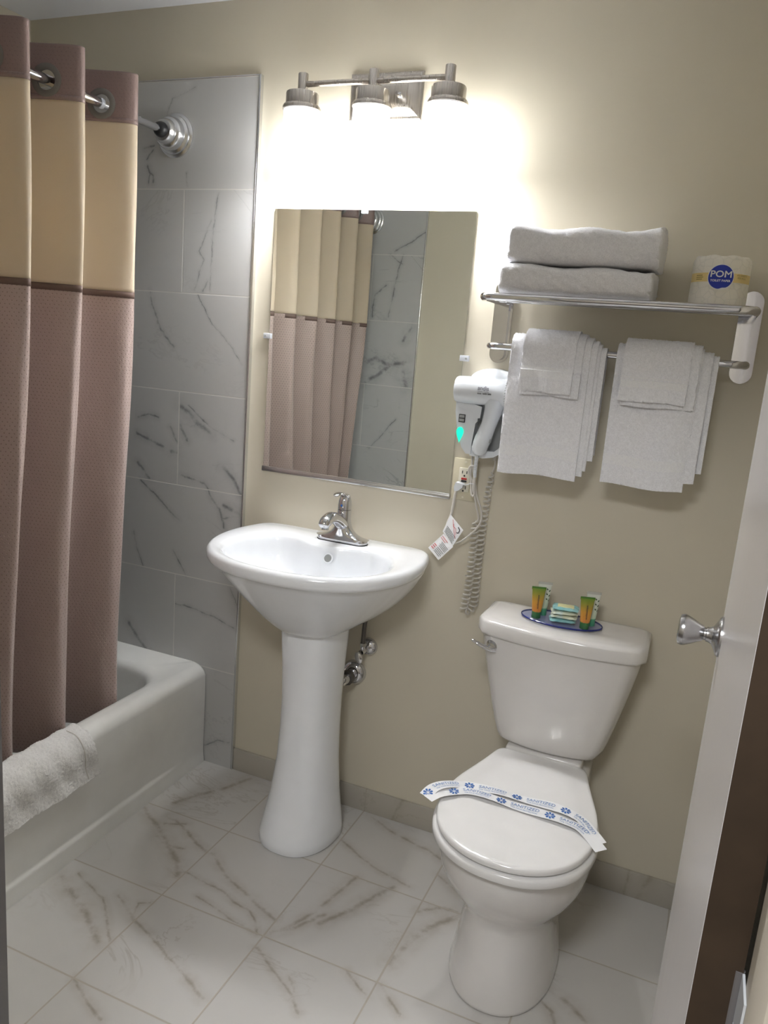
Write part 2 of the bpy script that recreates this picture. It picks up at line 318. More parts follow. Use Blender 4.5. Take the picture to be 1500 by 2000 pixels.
# ------------------------------------------------------------------ geometry helpers
class MB:
    def __init__(s): s.v = []; s.f = []; s.uv = None
    def add(s, vs, fs):
        o = len(s.v); s.v += [tuple(a) for a in vs]; s.f += [tuple(i+o for i in f) for f in fs]; return s
    def rings(s, rings, cap0=True, cap1=True, closed=True):
        n = len(rings[0]); vs = [p for r in rings for p in r]; fs = []
        for i in range(len(rings)-1):
            for j in range(n if closed else n-1):
                a = i*n+j; b = i*n+(j+1) % n
                fs.append((a, b, b+n, a+n))
        if cap0: fs.append(tuple(range(n-1, -1, -1)))
        if cap1: fs.append(tuple((len(rings)-1)*n+j for j in range(n)))
        return s.add(vs, fs)
    def box(s, a, b, bev=0.0, seg=2):
        bm = bmesh.new(); bmesh.ops.create_cube(bm, size=1)
        for v in bm.verts: v.co = Vector([(a[i]+b[i])/2+v.co[i]*(b[i]-a[i]) for i in range(3)])
        if bev: bmesh.ops.bevel(bm, geom=list(bm.edges), offset=bev, segments=seg, profile=.5, affect='EDGES')
        bm.verts.index_update(); s.add([v.co for v in bm.verts], [[v.index for v in f.verts] for f in bm.faces]); bm.free(); return s
    def tube(s, path, rad, seg=14, flat=None, caps=True, upv=(0, 0, 1)):
        P = [Vector(p) for p in path]; n = len(P)
        if not isinstance(rad, (list, tuple)): rad = [rad]*n
        rings = []; nrm = None
        for i in range(n):
            t = (P[min(i+1, n-1)]-P[max(i-1, 0)]).normalized()
            if nrm is None:
                u = Vector(upv); nrm = (u-t*u.dot(t))
                if nrm.length < 1e-3: nrm = Vector((1, 0, 0))-t*t.x
                nrm.normalize()
            else: nrm = (nrm-t*nrm.dot(t)).normalized()
            bn = t.cross(nrm); fl = 1 if flat is None else (flat[i] if isinstance(flat, (list, tuple)) else flat)
            rings.append([P[i]+nrm*(cos(2*pi*j/seg)*rad[i]*fl)+bn*(sin(2*pi*j/seg)*rad[i]) for j in range(seg)])
        return s.rings(rings, caps, caps)
    def lathe(s, prof, c, axis=(0, 0, 1), seg=40, caps=True):
        ax = Vector(axis).normalized(); a = ax.orthogonal().normalized(); b = ax.cross(a); c = Vector(c)
        rings = [[c+ax*h+(a*cos(2*pi*j/seg)+b*sin(2*pi*j/seg))*max(r, 1e-5) for j in range(seg)] for r, h in prof]
        return s.rings(rings, caps, caps)
    def prism(s, poly, lo, hi, axis=1, bev=0.0):
        """poly in the two other axes, extruded along axis, optional bevel of the whole"""
        bm = bmesh.new()
        def P(q, h):
            c = [q[0], q[1]]; c.insert(axis, h); return c
        n = len(poly); va = [bm.verts.new(P(q, lo)) for q in poly]; vb = [bm.verts.new(P(q, hi)) for q in poly]
        bm.faces.new(va); bm.faces.new(vb[::-1])
        for i in range(n): bm.faces.new((va[i], va[(i+1) % n], vb[(i+1) % n], vb[i]))
        if bev:
            eg = [e for e in bm.edges if len(e.link_faces) == 2 and e.calc_face_angle(0) > .5]
            bmesh.ops.bevel(bm, geom=eg, offset=bev, segments=3, profile=.5, affect='EDGES')
        bm.verts.index_update(); s.add([v.co for v in bm.verts], [[v.index for v in f.verts] for f in bm.faces]); bm.free(); return s
    def xf(s, mtx): s.v = [tuple(mtx @ Vector(v)) for v in s.v]; return s
ORG = {}
def tag(o, label=None, cat=None, group=None, kind=None):
    if label: o['label'] = label
    if cat: o['category'] = cat
    if group: o['group'] = group
    if kind: o['kind'] = kind
    return o
def obj(name, mb, mat, parent=None, origin=None, label=None, sharp=38, smooth=True, cat=None, group=None, kind=None):
    org = ORG[parent.name] if parent else Vector(origin) if origin is not None else Vector((0, 0, 0))
    me = bpy.data.meshes.new(name); me.from_pydata([tuple(Vector(v)-org) for v in mb.v], [], mb.f)
    bm = bmesh.new(); bm.from_mesh(me); bmesh.ops.recalc_face_normals(bm, faces=bm.faces) if mb.uv is None else None; bm.to_mesh(me); bm.free()
    if mb.uv is not None:
        l = me.uv_layers.new(name='UVMap')
        for lp in me.loops: l.data[lp.index].uv = mb.uv[lp.vertex_index]
    if smooth:
        me.polygons.foreach_set('use_smooth', [True]*len(me.polygons))
        if sharp: me.set_sharp_from_angle(angle=radians(sharp))
    for q in (mat if isinstance(mat, (list, tuple)) else [mat]): me.materials.append(q)
    o = bpy.data.objects.new(name, me); COL.objects.link(o)
    if parent: o.parent = parent
    else: o.location = org
    ORG[o.name] = org
    return tag(o, label, cat, group, kind)
def thing(name, loc, label, cat, group=None, kind=None):
    o = bpy.data.objects.new(name, None); COL.objects.link(o); o.location = loc; o.empty_display_size = .05
    ORG[o.name] = Vector(loc); return tag(o, label, cat, group, kind)
def struct(name, mb, mat, parent=None, label=None, **kw):
    return obj(name, mb, mat, parent, kind=None if parent else 'structure', label=label, **kw)
_fc = {}
def text_mb(body, size, fn, bold=0.0, sub=None, align='CENTER', depth=0.0):
    """lettering as a mesh; every point (u, v) of the flat text is carried onto a surface by fn"""
    cu = bpy.data.curves.new('t', 'FONT'); cu.body = body; cu.size = size; cu.align_x = align; cu.align_y = 'CENTER'; cu.offset = bold; cu.resolution_u = 3
    o = bpy.data.objects.new('t', cu); COL.objects.link(o)
    me = o.to_mesh(); bm = bmesh.new(); bm.from_mesh(me); o.to_mesh_clear()
    bmesh.ops.triangulate(bm, faces=bm.faces)
    if sub:
        for _ in range(4):
            eg = [e for e in bm.edges if e.calc_length() > sub]
            if not eg: break
            bmesh.ops.subdivide_edges(bm, edges=eg, cuts=1); bmesh.ops.triangulate(bm, faces=bm.faces)
    bm.verts.index_update()
    r = MB(); r.add([fn(v.co.x, v.co.y) for v in bm.verts], [[v.index for v in f.verts] for f in bm.faces])
    bm.free(); bpy.data.objects.remove(o); bpy.data.curves.remove(cu); return r
def merge(*ms):
    r = MB()
    for q in ms: r.add(q.v, q.f)
    return r
def spline(pts, n):
    """Catmull-Rom through the points"""
    P = [Vector(p) for p in pts]; out = []
    Q = [2*P[0]-P[1]]+P+[2*P[-1]-P[-2]]
    for i in range(1, len(Q)-2):
        for k in range(n):
            t = k/n; a, b, c, d = Q[i-1:i+3]
            out.append(.5*((2*b)+(c-a)*t+(2*a-5*b+4*c-d)*t*t+(3*b-a-3*c+d)*t**3))
    out.append(P[-1]); return out
def sm(x, a, b):
    t = min(1, max(0, (x-a)/(b-a))); return t*t*(3-2*t)
def lerp(xs, ys, x):
    if x <= xs[0]: return ys[0]
    for i in range(len(xs)-1):
        if x <= xs[i+1]: return ys[i]+(ys[i+1]-ys[i])*(x-xs[i])/(xs[i+1]-xs[i])
    return ys[-1]
def h2(x, y, s=0):
    v = sin(x*12.9898+y*78.233+s*37.7)*43758.5453; return v-ifloor(v)

# ================================================================== THE ROOM
XL, XR, YF, ZC = -.881, 1.50, -1.50, 2.402
struct('floor', MB().box((XL-.1, YF-.12, -.1), (XR+.1, .1, 0)), M['floor'], label='white and grey veined marble tile floor', smooth=False)
struct('ceiling', MB().box((XL-.1, YF-.12, ZC), (XR+.1, .1, ZC+.1)), M['ceiling'], label='white painted ceiling', smooth=False)
struct('wall_back', MB().box((XL-.1, 0, 0), (XR+.1, .1, ZC)), M['wall'], label='cream painted back wall behind sink and toilet', smooth=False)
struct('wall_left', MB().box((XL-.1, YF, 0), (XL, 0, ZC)), M['wall'], label='cream painted left wall above the tub', smooth=False)
struct('wall_right', MB().box((XR, YF, 0), (XR+.1, 0, ZC)), M['wall'], label='cream painted right wall behind the door', smooth=False)
JL, JR, DH = .630, 1.432, 2.06
fwm = MB().box((XL-.1, YF-.12, 0), (JL-.02, YF, ZC)).box((JR+.02, YF-.12, 0), (XR+.1, YF, ZC)).box((JL-.02, YF-.12, DH), (JR+.02, YF, ZC))
struct('wall_front', fwm, M['wall'], label='cream painted front wall with the doorway', smooth=False)
TZ = Z1+6*TH
struct('wall_back_tiled', MB().box((XL, -.012, 0), (0, 0, TZ)), M['tile_back'], label='grey veined marble tiles at the tub end', smooth=False)
struct('wall_front_tiled', MB().box((XL, YF, 0), (-.012, YF+.012, TZ)), M['tile_front'], label='grey veined marble tiles at the near tub end', smooth=False)
struct('wall_left_tiled', MB().box((XL, YF+.012, 0), (XL+.012, -.012, TZ)), M['tile_left'], label='grey veined marble tiles beside the tub', smooth=False)
struct('trim_1', MB().box((0, -.0145, 0), (.0055, 0, TZ+.004), .0012).box((-.0012, -.0145, 0), (0, -.012, TZ+.004)), M['alu'], label='vertical metal edge strip of the tiles')
struct('trim_2', MB().box((XL+.012, -.0135, TZ), (-.0012, 0, TZ+.0045), .001), M['alu'], label='metal edge strip along the tile top')
struct('trim_3', MB().box((-.012, YF, 0), (-.007, YF+.0145, TZ+.004), .001), M['alu'], label='metal edge strip of the tiles beside the doorway wall')
struct('baseboard_back', MB().box((.0055, -.010, 0), (XR, 0, .078), .0015), M['tile_base'], label='cut marble tile baseboard along the back wall')
struct('baseboard_right', MB().box((XR-.01, YF, 0), (XR, -.01, .078), .0015), M['tile_base'], label='cut marble tile baseboard along the right wall')
# door frame
struct('trim_4', MB().box((JL-.02, YF-.13, 0), (JL, YF, DH), .001).box((JL, YF-.125, 0), (JL+.011, YF-.042, DH), .003), M['trimpaint'], label='grey painted door jamb with stop at the left edge')
struct('trim_5', MB().box((JR, YF-.13, 0), (JR+.02, YF, DH), .001).box((JR-.006, YF-.125, 0), (JR, YF-.06, DH), .002), M['jambcream'], label='cream painted hinge jamb at the right edge')
struct('trim_6', MB().box((JL, YF-.13, DH-.02), (JR, YF, DH), .001), M['trimpaint'], label='door frame head')
# hall outside the doorway
HX0, HX1, HY = -.1, 2.6, -3.4
struct('floor_hall', MB().box((HX0, HY, -.1), (HX1, YF-.12, -.002)), M['hallfloor'], label='dark hall floor outside the doorway', smooth=False)
struct('ceiling_hall', MB().box((HX0, HY, ZC), (HX1, YF-.12, ZC+.1)), M['ceiling'], label='white hall ceiling', smooth=False)
struct('wall_hall_left', MB().box((HX0-.1, HY, 0), (HX0, YF-.12, ZC)), M['hall'], label='left wall of the hall', smooth=False)
struct('wall_hall_right', MB().box((HX1, HY, 0), (HX1+.1, YF-.12, ZC)), M['hall'], label='right wall of the hall', smooth=False)
struct('wall_hall_back', MB().box((HX0, HY-.1, 0), (HX1, HY, ZC)), M['hall'], label='far wall of the hall', smooth=False)

# door, swung into the room
dr = thing('door_1', (1.43, -1.488, 0), 'white painted door standing open at the right edge, brown hinge edge', 'door', kind='structure')
A = Vector((1.395, -1.486, 0)); B = Vector((1.409, -.705, 0)); dd = (B-A).normalized(); dn = Vector((dd.y, -dd.x, 0))  # dn towards +x
T_ = .0355
def DP(a, n, z): q = A+dd*a+dn*n; return (q.x, q.y, z)
def dbox(a0, a1, n0, n1, z0, z1):
    return MB().add([DP(a, n, z) for z in (z0, z1) for a, n in ((a0, n0), (a1, n0), (a1, n1), (a0, n1))], [(0, 3, 2, 1), (4, 5, 6, 7), (0, 1, 5, 4), (1, 2, 6, 5), (2, 3, 7, 6), (3, 0, 4, 7)])
LW = (B-A).length
obj('door_panel', dbox(.0015, LW, 0, T_, .012, 2.035), M['doorwhite'], dr, smooth=False)
obj('hinge_edge', dbox(0, .0014, .0005, T_, .012, 2.035), M['brown'], dr, smooth=False, label='dark brown unpainted door edge')
kz, ka = 1.048, LW-.062
kn = MB().lathe([(.0335, 0), (.0335, .003), (.031, .006), (.024, .009), (.015, .014), (.0125, .02), (.0125, .023), (.0105, .024), (.0105, .027), (.013, .029), (.016, .036), (.021, .045), (.0255, .055), (.0265, .060), (.0245, .0655), (.018, .0675), (.0005, .0675)], DP(ka, 0, kz), -dn)
kb = obj('door_knob', kn, M['satin'], dr)
obj('latch_plate', dbox(LW-.0005, LW+.0008, T_/2-.012, T_/2+.012, kz-.028, kz+.028), M['satin'], dr, smooth=False)
for z in (.3, .953, 1.82):
    hg = MB().tube([(JR-.004, -1.484, z-.045), (JR-.004, -1.484, z+.045)], .0042)
    h = obj('hinge', hg, M['trimpaint'], dr, label='painted hinge knuckle')
    obj('hinge_leaf', MB().box((JR-.0022, -1.522, z-.045), (JR-.0002, -1.487, z-.0015)).box((JR-.0022, -1.522, z), (JR-.0002, -1.487, z+.045)), M['whitepl'], h, smooth=False)
stp = obj('strike_plate', MB().box((JL-.0005, YF-.036, .995), (JL+.0018, YF-.004, 1.06), .0008), M['satin'], origin=(JL, YF-.02, .995), label='metal strike plate on the grey door jamb at the left edge', cat='strike plate')

# ================================================================== BATHTUB
def rrect(x0, x1, y0, y1, r, n=14, m=26):
    pts = []
    def line(a, b, k):
        for i in range(k): t = i/k; pts.append((a[0]+(b[0]-a[0])*t, a[1]+(b[1]-a[1])*t))
    def arc(cx, cy, a0):
        for i in range(n): t = a0+pi/2*i/n; pts.append((cx+r*cos(t), cy+r*sin(t)))
    line((x1, y0+r), (x1, y1-r), m*3); arc(x1-r, y1-r, 0); line((x1-r, y1), (x0+r, y1), m); arc(x0+r, y1-r, pi/2)
    line((x0, y1-r), (x0, y0+r), m*3); arc(x0+r, y0+r, pi); line((x0+r, y0), (x1-r, y0), m); arc(x1-r, y0+r, 3*pi/2)
    return pts
TX0, TX1, TY0, TY1, TT = XL+.0135, -.113, YF+.012, -.012, .358
rings = []
for z in [0, .008, .02, .03, .04, .046, .050, .053, .056, .059, .062, .066, .072, .08, .09, .10, .12, .14, .16, .18, .20, .22, .24, .26, .28, .30, .322]:
    ring = []
    for x, y in rrect(TX0, TX1, TY0, TY1, .012, 5):
        if x > TX1-.004:
            msk = sm(z, .048, .060)*(1-sm(z, .12, .26))*sm(-y, .12, .30)*(1-sm(-y, .90, .96))
            x = TX1-.009*msk + .004*(1-sm(z, .0, .05))
        ring.append((x, y, z))
    rings.append(ring)
for t in range(1, 8):
    a = pi/2*t/7; ins = .040*(1-cos(a)); z = .322+.036*sin(a)
    rings.append([(x, y, z) for x, y in rrect(TX0, TX1-ins, TY0, TY1, .012+ins*.3, 5)])
rings.append([(x, y, TT-.001) for x, y in rrect(TX0+.03, TX1-.057, TY0+.05, TY1-.10, .10, 5)])
for t in range(1, 6):
    a = pi/2*t/5; s_ = .032*sin(a)
    rings.append([(x, y, TT-.001-.035*(1-cos(a))) for x, y in rrect(TX0+.03+s_, TX1-.057-s_, TY0+.05+s_, TY1-.10-s_, .12, 5)])
for z, ins in ((.25, .045), (.15, .065), (.09, .09), (.075, .13), (.07, .2)):
    rings.append([(x, y, z) for x, y in rrect(TX0+.03+ins, TX1-.057-ins, TY0+.05+ins*1.3, TY1-.10-ins*1.1, .13, 5)])
tb = MB().rings(rings, True, True)
obj('bathtub', tb, M['tub'], origin=(-.5, -.75, 0), label='off-white enamel bathtub behind the shower curtain', cat='bathtub', sharp=60)

# bath mat over the rim
def sheet(path_fn, nu, nv, th, wob=0.0, fuzz=.0006, seed=1):
    """thick cloth: path_fn(u, v) -> (point, normal) over the unit square"""
    top = []; bot = []
    for i in range(nu+1):
        for j in range(nv+1):
            p, n_ = path_fn(i/nu, j/nv); p = Vector(p); n_ = Vector(n_)
            f = (h2(i, j, seed)-.5)*2*fuzz
            top.append(p+n_*(th/2+f)); bot.append(p-n_*(th/2-(h2(j, i, seed+3)-.5)*fuzz))
    r = MB(); W = nv+1; n0 = len(top)
    fs = []
    for i in range(nu):
        for j in range(nv):
            a = i*W+j; fs.append((a, a+1, a+W+1, a+W)); fs.append((n0+a, n0+a+W, n0+a+W+1, n0+a+1))
    for i in range(nu):
        a = i*W; fs.append((a, a+W, n0+a+W, n0+a)); a = i*W+nv; fs.append((a, n0+a, n0+a+W, a+W))
    for j in range(nv):
        a = j; fs.append((a, n0+a, n0+a+1, a+1)); a = nu*W+j; fs.append((a, a+1, n0+a+1, n0+a))
    return r.add(top+bot, fs)
def profile(pts, n=12):
    P = spline([(a, b, 0) for a, b in pts], n); L = [0]
    for a, b in zip(P[:-1], P[1:]): L.append(L[-1]+(b-a).length)
    def f(v):
        s_ = v*L[-1]
        for i in range(len(L)-1):
            if s_ <= L[i+1]+1e-9:
                t = (s_-L[i])/max(1e-9, L[i+1]-L[i]); q = P[i].lerp(P[i+1], t)
                a = P[max(0, i-1)]; b = P[min(len(P)-1, i+2)]; tg = (b-a).normalized(); return q.x, q.y, tg.x, tg.y
        return P[-1].x, P[-1].y, 0, -1
    return f
pf = profile([(-.186, .29), (-.181, .345), (-.166, .3685), (-.145, .3665), (-.118, .359), (-.102, .335), (-.1005, .30), (-.1005, .225)])
def matfn(u, v):
    x, z, tx, tz = pf(v)
    y = -.535-.50*u - .012*sin(v*3)*(1-u) + .035*(1-v)*(1-u)*-1
    wv_ = .0022*sin(u*17+v*3)*sm(v, .5, 1)+.0018*sin(u*41+v*9)
    nx, nz = (-tz, tx) if True else (tz, -tx)
    if nx*0+nz < 0 and v < .5 or (v > .6 and nx < 0): nx, nz = -nx, -nz
    if v < .2: nx, nz = -abs(nx), nz
    return (x+nx*(wv_+.002*sin(v*20)), y, z+nz*wv_), (nx, 0, nz)
bm_ = thing('bath_mat', (-.14, -.78, .36), 'white terry bath mat draped over the tub rim', 'bath mat')
obj('mat_cloth', sheet(matfn, 150, 90, .011, fuzz=.0011), M['terrymat'], bm_)
def hemfn(u, v):
    q, n_ = matfn(.085+u*.006, v*.62+.36); n_ = Vector(n_); return Vector(q)+n_*.0062, n_
obj('hem_stripe', sheet(hemfn, 2, 60, .0008, fuzz=0), M['cord'], bm_, label='sewn seam line near the mat edge')

# ================================================================== SHOWER ROD AND CURTAIN
RX, RZ = -.290, 2.040
rod = thing('curtain_rod', (RX, -.75, RZ), 'metal shower curtain rod with round stepped end flanges on the tiles', 'shower rod')
obj('rod_tube', MB().tube([(RX, -.02, RZ), (RX, -.37, RZ)], .0105, 24), M['chrome'], rod)
obj('rod_sleeve', MB().tube([(RX, -.335, RZ), (RX, -1.48, RZ)], .0125, 24), M['chrome'], rod)
obj('sleeve_collar', MB().tube([(RX, -.328, RZ), (RX, -.340, RZ)], .0138, 24), M['clear'], rod)
for y0, s_ in ((-.012, -1), (YF+.012, 1)):
    prof = [(.064, 0), (.064, .004), (.060, .008), (.056, .009), (.055, .015), (.050, .019), (.0475, .020), (.046, .038), (.042, .044), (.036, .046), (.035, .058), (.030, .066), (.022, .068)]
    obj('flange', MB().lathe(prof, (RX, y0, RZ), (0, s_, 0), 56), M['alu'], rod)
    obj('rod_cap', MB().lathe([(.022, .06), (.022, .074), (.018, .084), (.0112, .088)], (RX, y0, RZ), (0, s_, 0)), M['black'], rod, label='black rubber rod end')

CR = [-.285, -.480, -.650, -.825, -.995, -1.165, -1.330]     # outer crests along the rod
CL = [-.345, -.555, -.735, -.880, -1.020, -1.150, -1.215]    # the same crests near the hem
AMP = .080
TEND = len(CR)-1
def crest(arr, t):
    if t < 0: return arr[0]-(arr[1]-arr[0])*(-t)
    i = min(int(t), len(arr)-2); f = t-i
    return arr[i]+(arr[i+1]-arr[i])*f
def cur(t, z):
    """t runs one unit per fold away from the back wall, crests at whole numbers"""
    k_ = 1-sm(z, .3, 1.75)
    y = crest(CR, t)*(1-k_)+crest(CL, t)*k_
    ph = 2*pi*t
    a = AMP*(1-.12*k_)
    c_ = cos(ph); c_ = c_*(1.18-.18*c_*c_)
    x = RX+a*c_ + .001*k_
    y += .005*sin(ph)*(1-.3*k_)
    fold = sin(t*9.3+z*2.1)*.0035*sm(2.0-z, 0, .5) + sin(t*19+z*5+2*sin(z*3))*.0030*sm(2.0-z, 0, .4) + sin(t*31-z*11)*.0012*sm(2.0-z, 0, .4) + k_*.014*sin(t*5.1+z*4.3+1)*abs(sin(ph/2+.3))
    dz = -.012*sin(t*1.7)*.0
    return x+fold, y, z+dz
ARC = [0.0]
NT = 900; T0, T1 = -.10, TEND+.12
for i in range(1, NT+1):
    a = Vector(cur(T0+(T1-T0)*(i-1)/NT, 2.06)); b = Vector(cur(T0+(T1-T0)*i/NT, 2.06)); ARC.append(ARC[-1]+(b-a).length)
def arc_at(t):
    f = (t-T0)/(T1-T0)*NT; i = min(NT-1, max(0, int(f))); return ARC[i]+(ARC[i+1]-ARC[i])*(f-i)
GT = []
for i in range(0, TEND): GT += [i+.25, i+.75]
def gcen(t): return Vector(cur(t, RZ))
GCEN = []
for t in GT:   # the rod passes through the ring: find where the cloth crosses the rod
    best = min((abs(cur(t+q/400, RZ)[0]-RX), t+q/400) for q in range(-60, 60)); GCEN.append(best[1])
def cloth(z0, z1, nz, hole=False):
    mb = MB(); uv = []; n = 520
    for j in range(nz+1):
        z = z0+(z1-z0)*j/nz
        for i in range(n+1):
            t = T0+(T1-T0)*i/n; mb.v.append(cur(t, z)); uv.append((arc_at(t), z))
    for j in range(nz):
        for i in range(n):
            a = j*(n+1)+i
            if hole:
                t = T0+(T1-T0)*(i+.5)/n; z = z0+(z1-z0)*(j+.5)/nz; s_ = arc_at(t)
                if any((s_-arc_at(g))**2+(z-RZ)**2 < .0265**2 for g in GCEN): continue
            mb.f.append((a, a+1, a+n+2, a+n+1))
    mb.uv = uv; return mb
sc = thing('shower_curtain', (RX, -.8, RZ), 'cream and mauve shower curtain hanging in deep folds from the rod into the tub', 'shower curtain')
def solid(o, th):
    md = o.modifiers.new('thickness', 'SOLIDIFY'); md.thickness = th; md.offset = 0
solid(obj('header', cloth(2.000, 2.122, 40, True), M['head'], sc, sharp=None, label='mauve header band with ring holes'), .0014)
solid(obj('sheer_panel', cloth(1.556, 2.000, 40), M['sheer'], sc, sharp=None, label='cream upper panel'), .0005)
solid(obj('lower_panel', cloth(.26, 1.556, 110), M['main'], sc, sharp=None, label='mauve lower panel with small woven dots'), .0006)
sm_ = cloth(1.541, 1.558, 2); sm_.v = [(x+.0010, y-.0006, z) for x, y, z in sm_.v]
solid(obj('seam_tape', sm_, M['seam'], sc, sharp=None, label='dark seam band between the two panels'), .0010)
hb = cloth(1.996, 2.008, 2); hb.v = [(x+.0010, y-.0006, z) for x, y, z in hb.v]
solid(obj('header_seam', hb, M['head'], sc, sharp=None), .0012)
for g in GCEN:
    a = Vector(cur(g-.03, RZ)); b = Vector(cur(g+.03, RZ)); tg = (b-a).normalized(); nr = tg.cross(Vector((0, 0, 1)))
    c_ = Vector(cur(g, RZ))
    obj('grommet', MB().lathe([(.0235, -.0028), (.0235, .0028), (.026, .0038), (.035, .0038), (.0385, .0018), (.0385, -.0018), (.035, -.0038), (.026, -.0038), (.0235, -.0028)], c_, nr, 44, False), M['glue'], sc, label='grey plastic curtain ring')

# ================================================================== VANITY LIGHT
BZ = 2.133
vl = thing('vanity_light', (.40, 0, 2.12), 'brushed nickel three lamp vanity light on the wall above the mirror', 'light fixture')
def pyr(x0, x1, z0, z1, steps):
    rings = []
    for ins, y in steps: rings.append([(x0+ins, y, z0+ins), (x1-ins, y, z0+ins), (x1-ins, y, z1-ins), (x0+ins, y, z1-ins)])
    return MB().rings(rings)
obj('backplate', pyr(.289, .502, 2.064, 2.186, [(0, 0), (0, -.006), (.004, -.009), (.010, -.010), (.036, -.026), (.040, -.027)]), M['nickel'], vl, sharp=20)
obj('arm', MB().tube([(.404, -.025, BZ-.008), (.404, -.106, BZ)], .0075, 20), M['nickel'], vl)
obj('stem_screw', MB().tube([(.436, -.026, 2.128), (.458, -.060, 2.112)], .0045, 14).lathe([(.006, 0), (.007, .004), (.003, .008)], (.458, -.060, 2.112), (.5, -.8, -.3)), M['satin'], vl)
obj('cross_bar', MB().tube([(LAMPS[0][0], -.110, BZ), (LAMPS[2][0], -.110, BZ)], .0075, 20), M['nickel'], vl)
for lx, ly in LAMPS:
    obj('post', MB().lathe([(.0135, 2.100), (.0135, 2.158), (.0125, 2.160), (.0005, 2.160)], (lx, ly, 0)), M['nickel'], vl)
    s_ = obj('lamp_socket', MB().lathe([(.0440, 2.078), (.0440, 2.108), (.0425, 2.111), (.013, 2.112)], (lx, ly, 0), seg=48).lathe([(.048, 2.066), (.0515, 2.068), (.0515, 2.074), (.0485, 2.079), (.044, 2.080)], (lx, ly, 0), seg=48), M['nickel'], vl)
    sh = obj('glass_shade', MB().lathe([(.0485, 2.068), (.0488, 2.04), (.0484, 2.038)], (lx, ly, 0), seg=48, caps=False), M['glowneck'], vl, label='frosted glass neck of the shade')
    obj('shade_glow', MB().lathe([(.0484, 2.038), (.0490, 1.935), (.0475, 1.930), (.0455, 1.935), (.0455, 2.02)], (lx, ly, 0), seg=48, caps=False), M['glow'], sh, label='lit white glass')
    obj('bulb', MB().lathe([(.010, 2.06), (.014, 2.02), (.024, 2.0), (.028, 1.985), (.024, 1.965), (.0005, 1.955)], (lx, ly, 0), seg=24), M['bulb'], vl)

# ================================================================== MIRROR
MX0, MX1, MZ0, MZ1 = .067, .684, 1.066, 1.835
mr_ = thing('wall_mirror', ((MX0+MX1)/2, 0, MZ0), 'frameless rectangular mirror above the sink reflecting the shower curtain', 'mirror')
obj('glass', MB().box((MX0, -.0060, MZ0), (MX1, -.0008, MZ1)), M['mirror'], mr_, smooth=False)
ch = [( -.0115, MZ0-.010), (-.0005, MZ0-.010), (-.0005, MZ0+.006), (-.0065, MZ0+.006), (-.0065, MZ0+.0), (-.0115, MZ0+.002)]
obj('bottom_channel', MB().box((MX0-.002, -.0115, MZ0-.010), (MX1+.002, -.0005, MZ0+.0005), .001).box((MX0-.002, -.0105, MZ0-.008), (MX1+.002, -.0065, MZ0+.005), .0008), M['alu'], mr_, label='metal channel under the glass')
for x, z, v in ((.357, MZ1, 1), (MX0, 1.469, 0), (MX1, 1.452, 0)):
    s_ = -1 if x == MX0 else 1
    a = (x-.009, -.011, z-.010) if v else (min(x-.008*s_, x+.018*s_), -.011, z-.008)
    b = (x+.009, -.0002, z+.017) if v else (max(x-.008*s_, x+.018*s_), -.0002, z+.008)
    c = obj('mirror_clip', MB().box(a, b, .0015), M['clear'], mr_, label='clear plastic clip')
    sx_, sz_ = (x, z+.010) if v else (x+.011*s_, z)
    obj('screw', MB().lathe([(.0032, 0), (.0032, .001), (.001, .0016)], (sx_, -.0112, sz_), (0, -1, 0), 16), M['greypl'], c)

# ================================================================== TOWEL RACK
SY_, SZ_ = -.205, 1.607
tr = thing('towel_rack', (1.08, 0, 1.55), 'chrome wall rack with a towel shelf and a bar below it', 'towel rack')
def obround(cx, z0, z1, hw, n=12):
    pts = []
    for i in range(n+1): a = pi*i/n; pts.append((cx+hw*cos(a), z1-hw+hw*sin(a)))
    for i in range(n+1): a = pi+pi*i/n; pts.append((cx+hw*cos(a), z0+hw+hw*sin(a)))
    return pts
for cx in (.783, 1.386):
    p_ = MB().prism(obround(cx, 1.447, 1.664, .0255), -.006, 0, 1, .0012)
    w_ = obj('wall_plate', p_, M['chrome'], tr)
    obj('plate_face', MB().prism(obround(cx, 1.455, 1.656, .0175), -.017, -.005, 1, .004), M['chrome'], w_)
def rackbar(x0, x1, y, z, r, cr, rad):
    """bar in front, ends bent back to the wall plates"""
    pts = [(x0, -.008, z)]
    for i in range(9): a = pi/2*i/8; pts.append((x0+cr-cr*cos(a), y+cr-cr*sin(a), z))
    for i in range(9): a = pi/2*i/8; pts.append((x1-cr+cr*sin(a), y+cr-cr*cos(a), z))
    pts.append((x1, -.008, z))
    R_ = [rad*.95]+[rad*1.12]*3+[rad*1.02]*4+[rad]*(len(pts)-16)+[rad*1.02]*4+[rad*1.12]*3+[rad*.95]
    return MB().tube(pts, R_, 22)
obj('shelf_rail', rackbar(.776, 1.392, SY_, SZ_, 0, .036, .0092), M['chrome'], tr)
for y in (-.155, -.105, -.055):
    obj('shelf_bar', MB().tube([(.777, y, SZ_), (1.391, y, SZ_)], .0042, 14), M['chrome'], tr)
obj('hanging_bar', rackbar(.776, 1.392, -.100, 1.491, 0, .030, .0085), M['chrome'], tr)

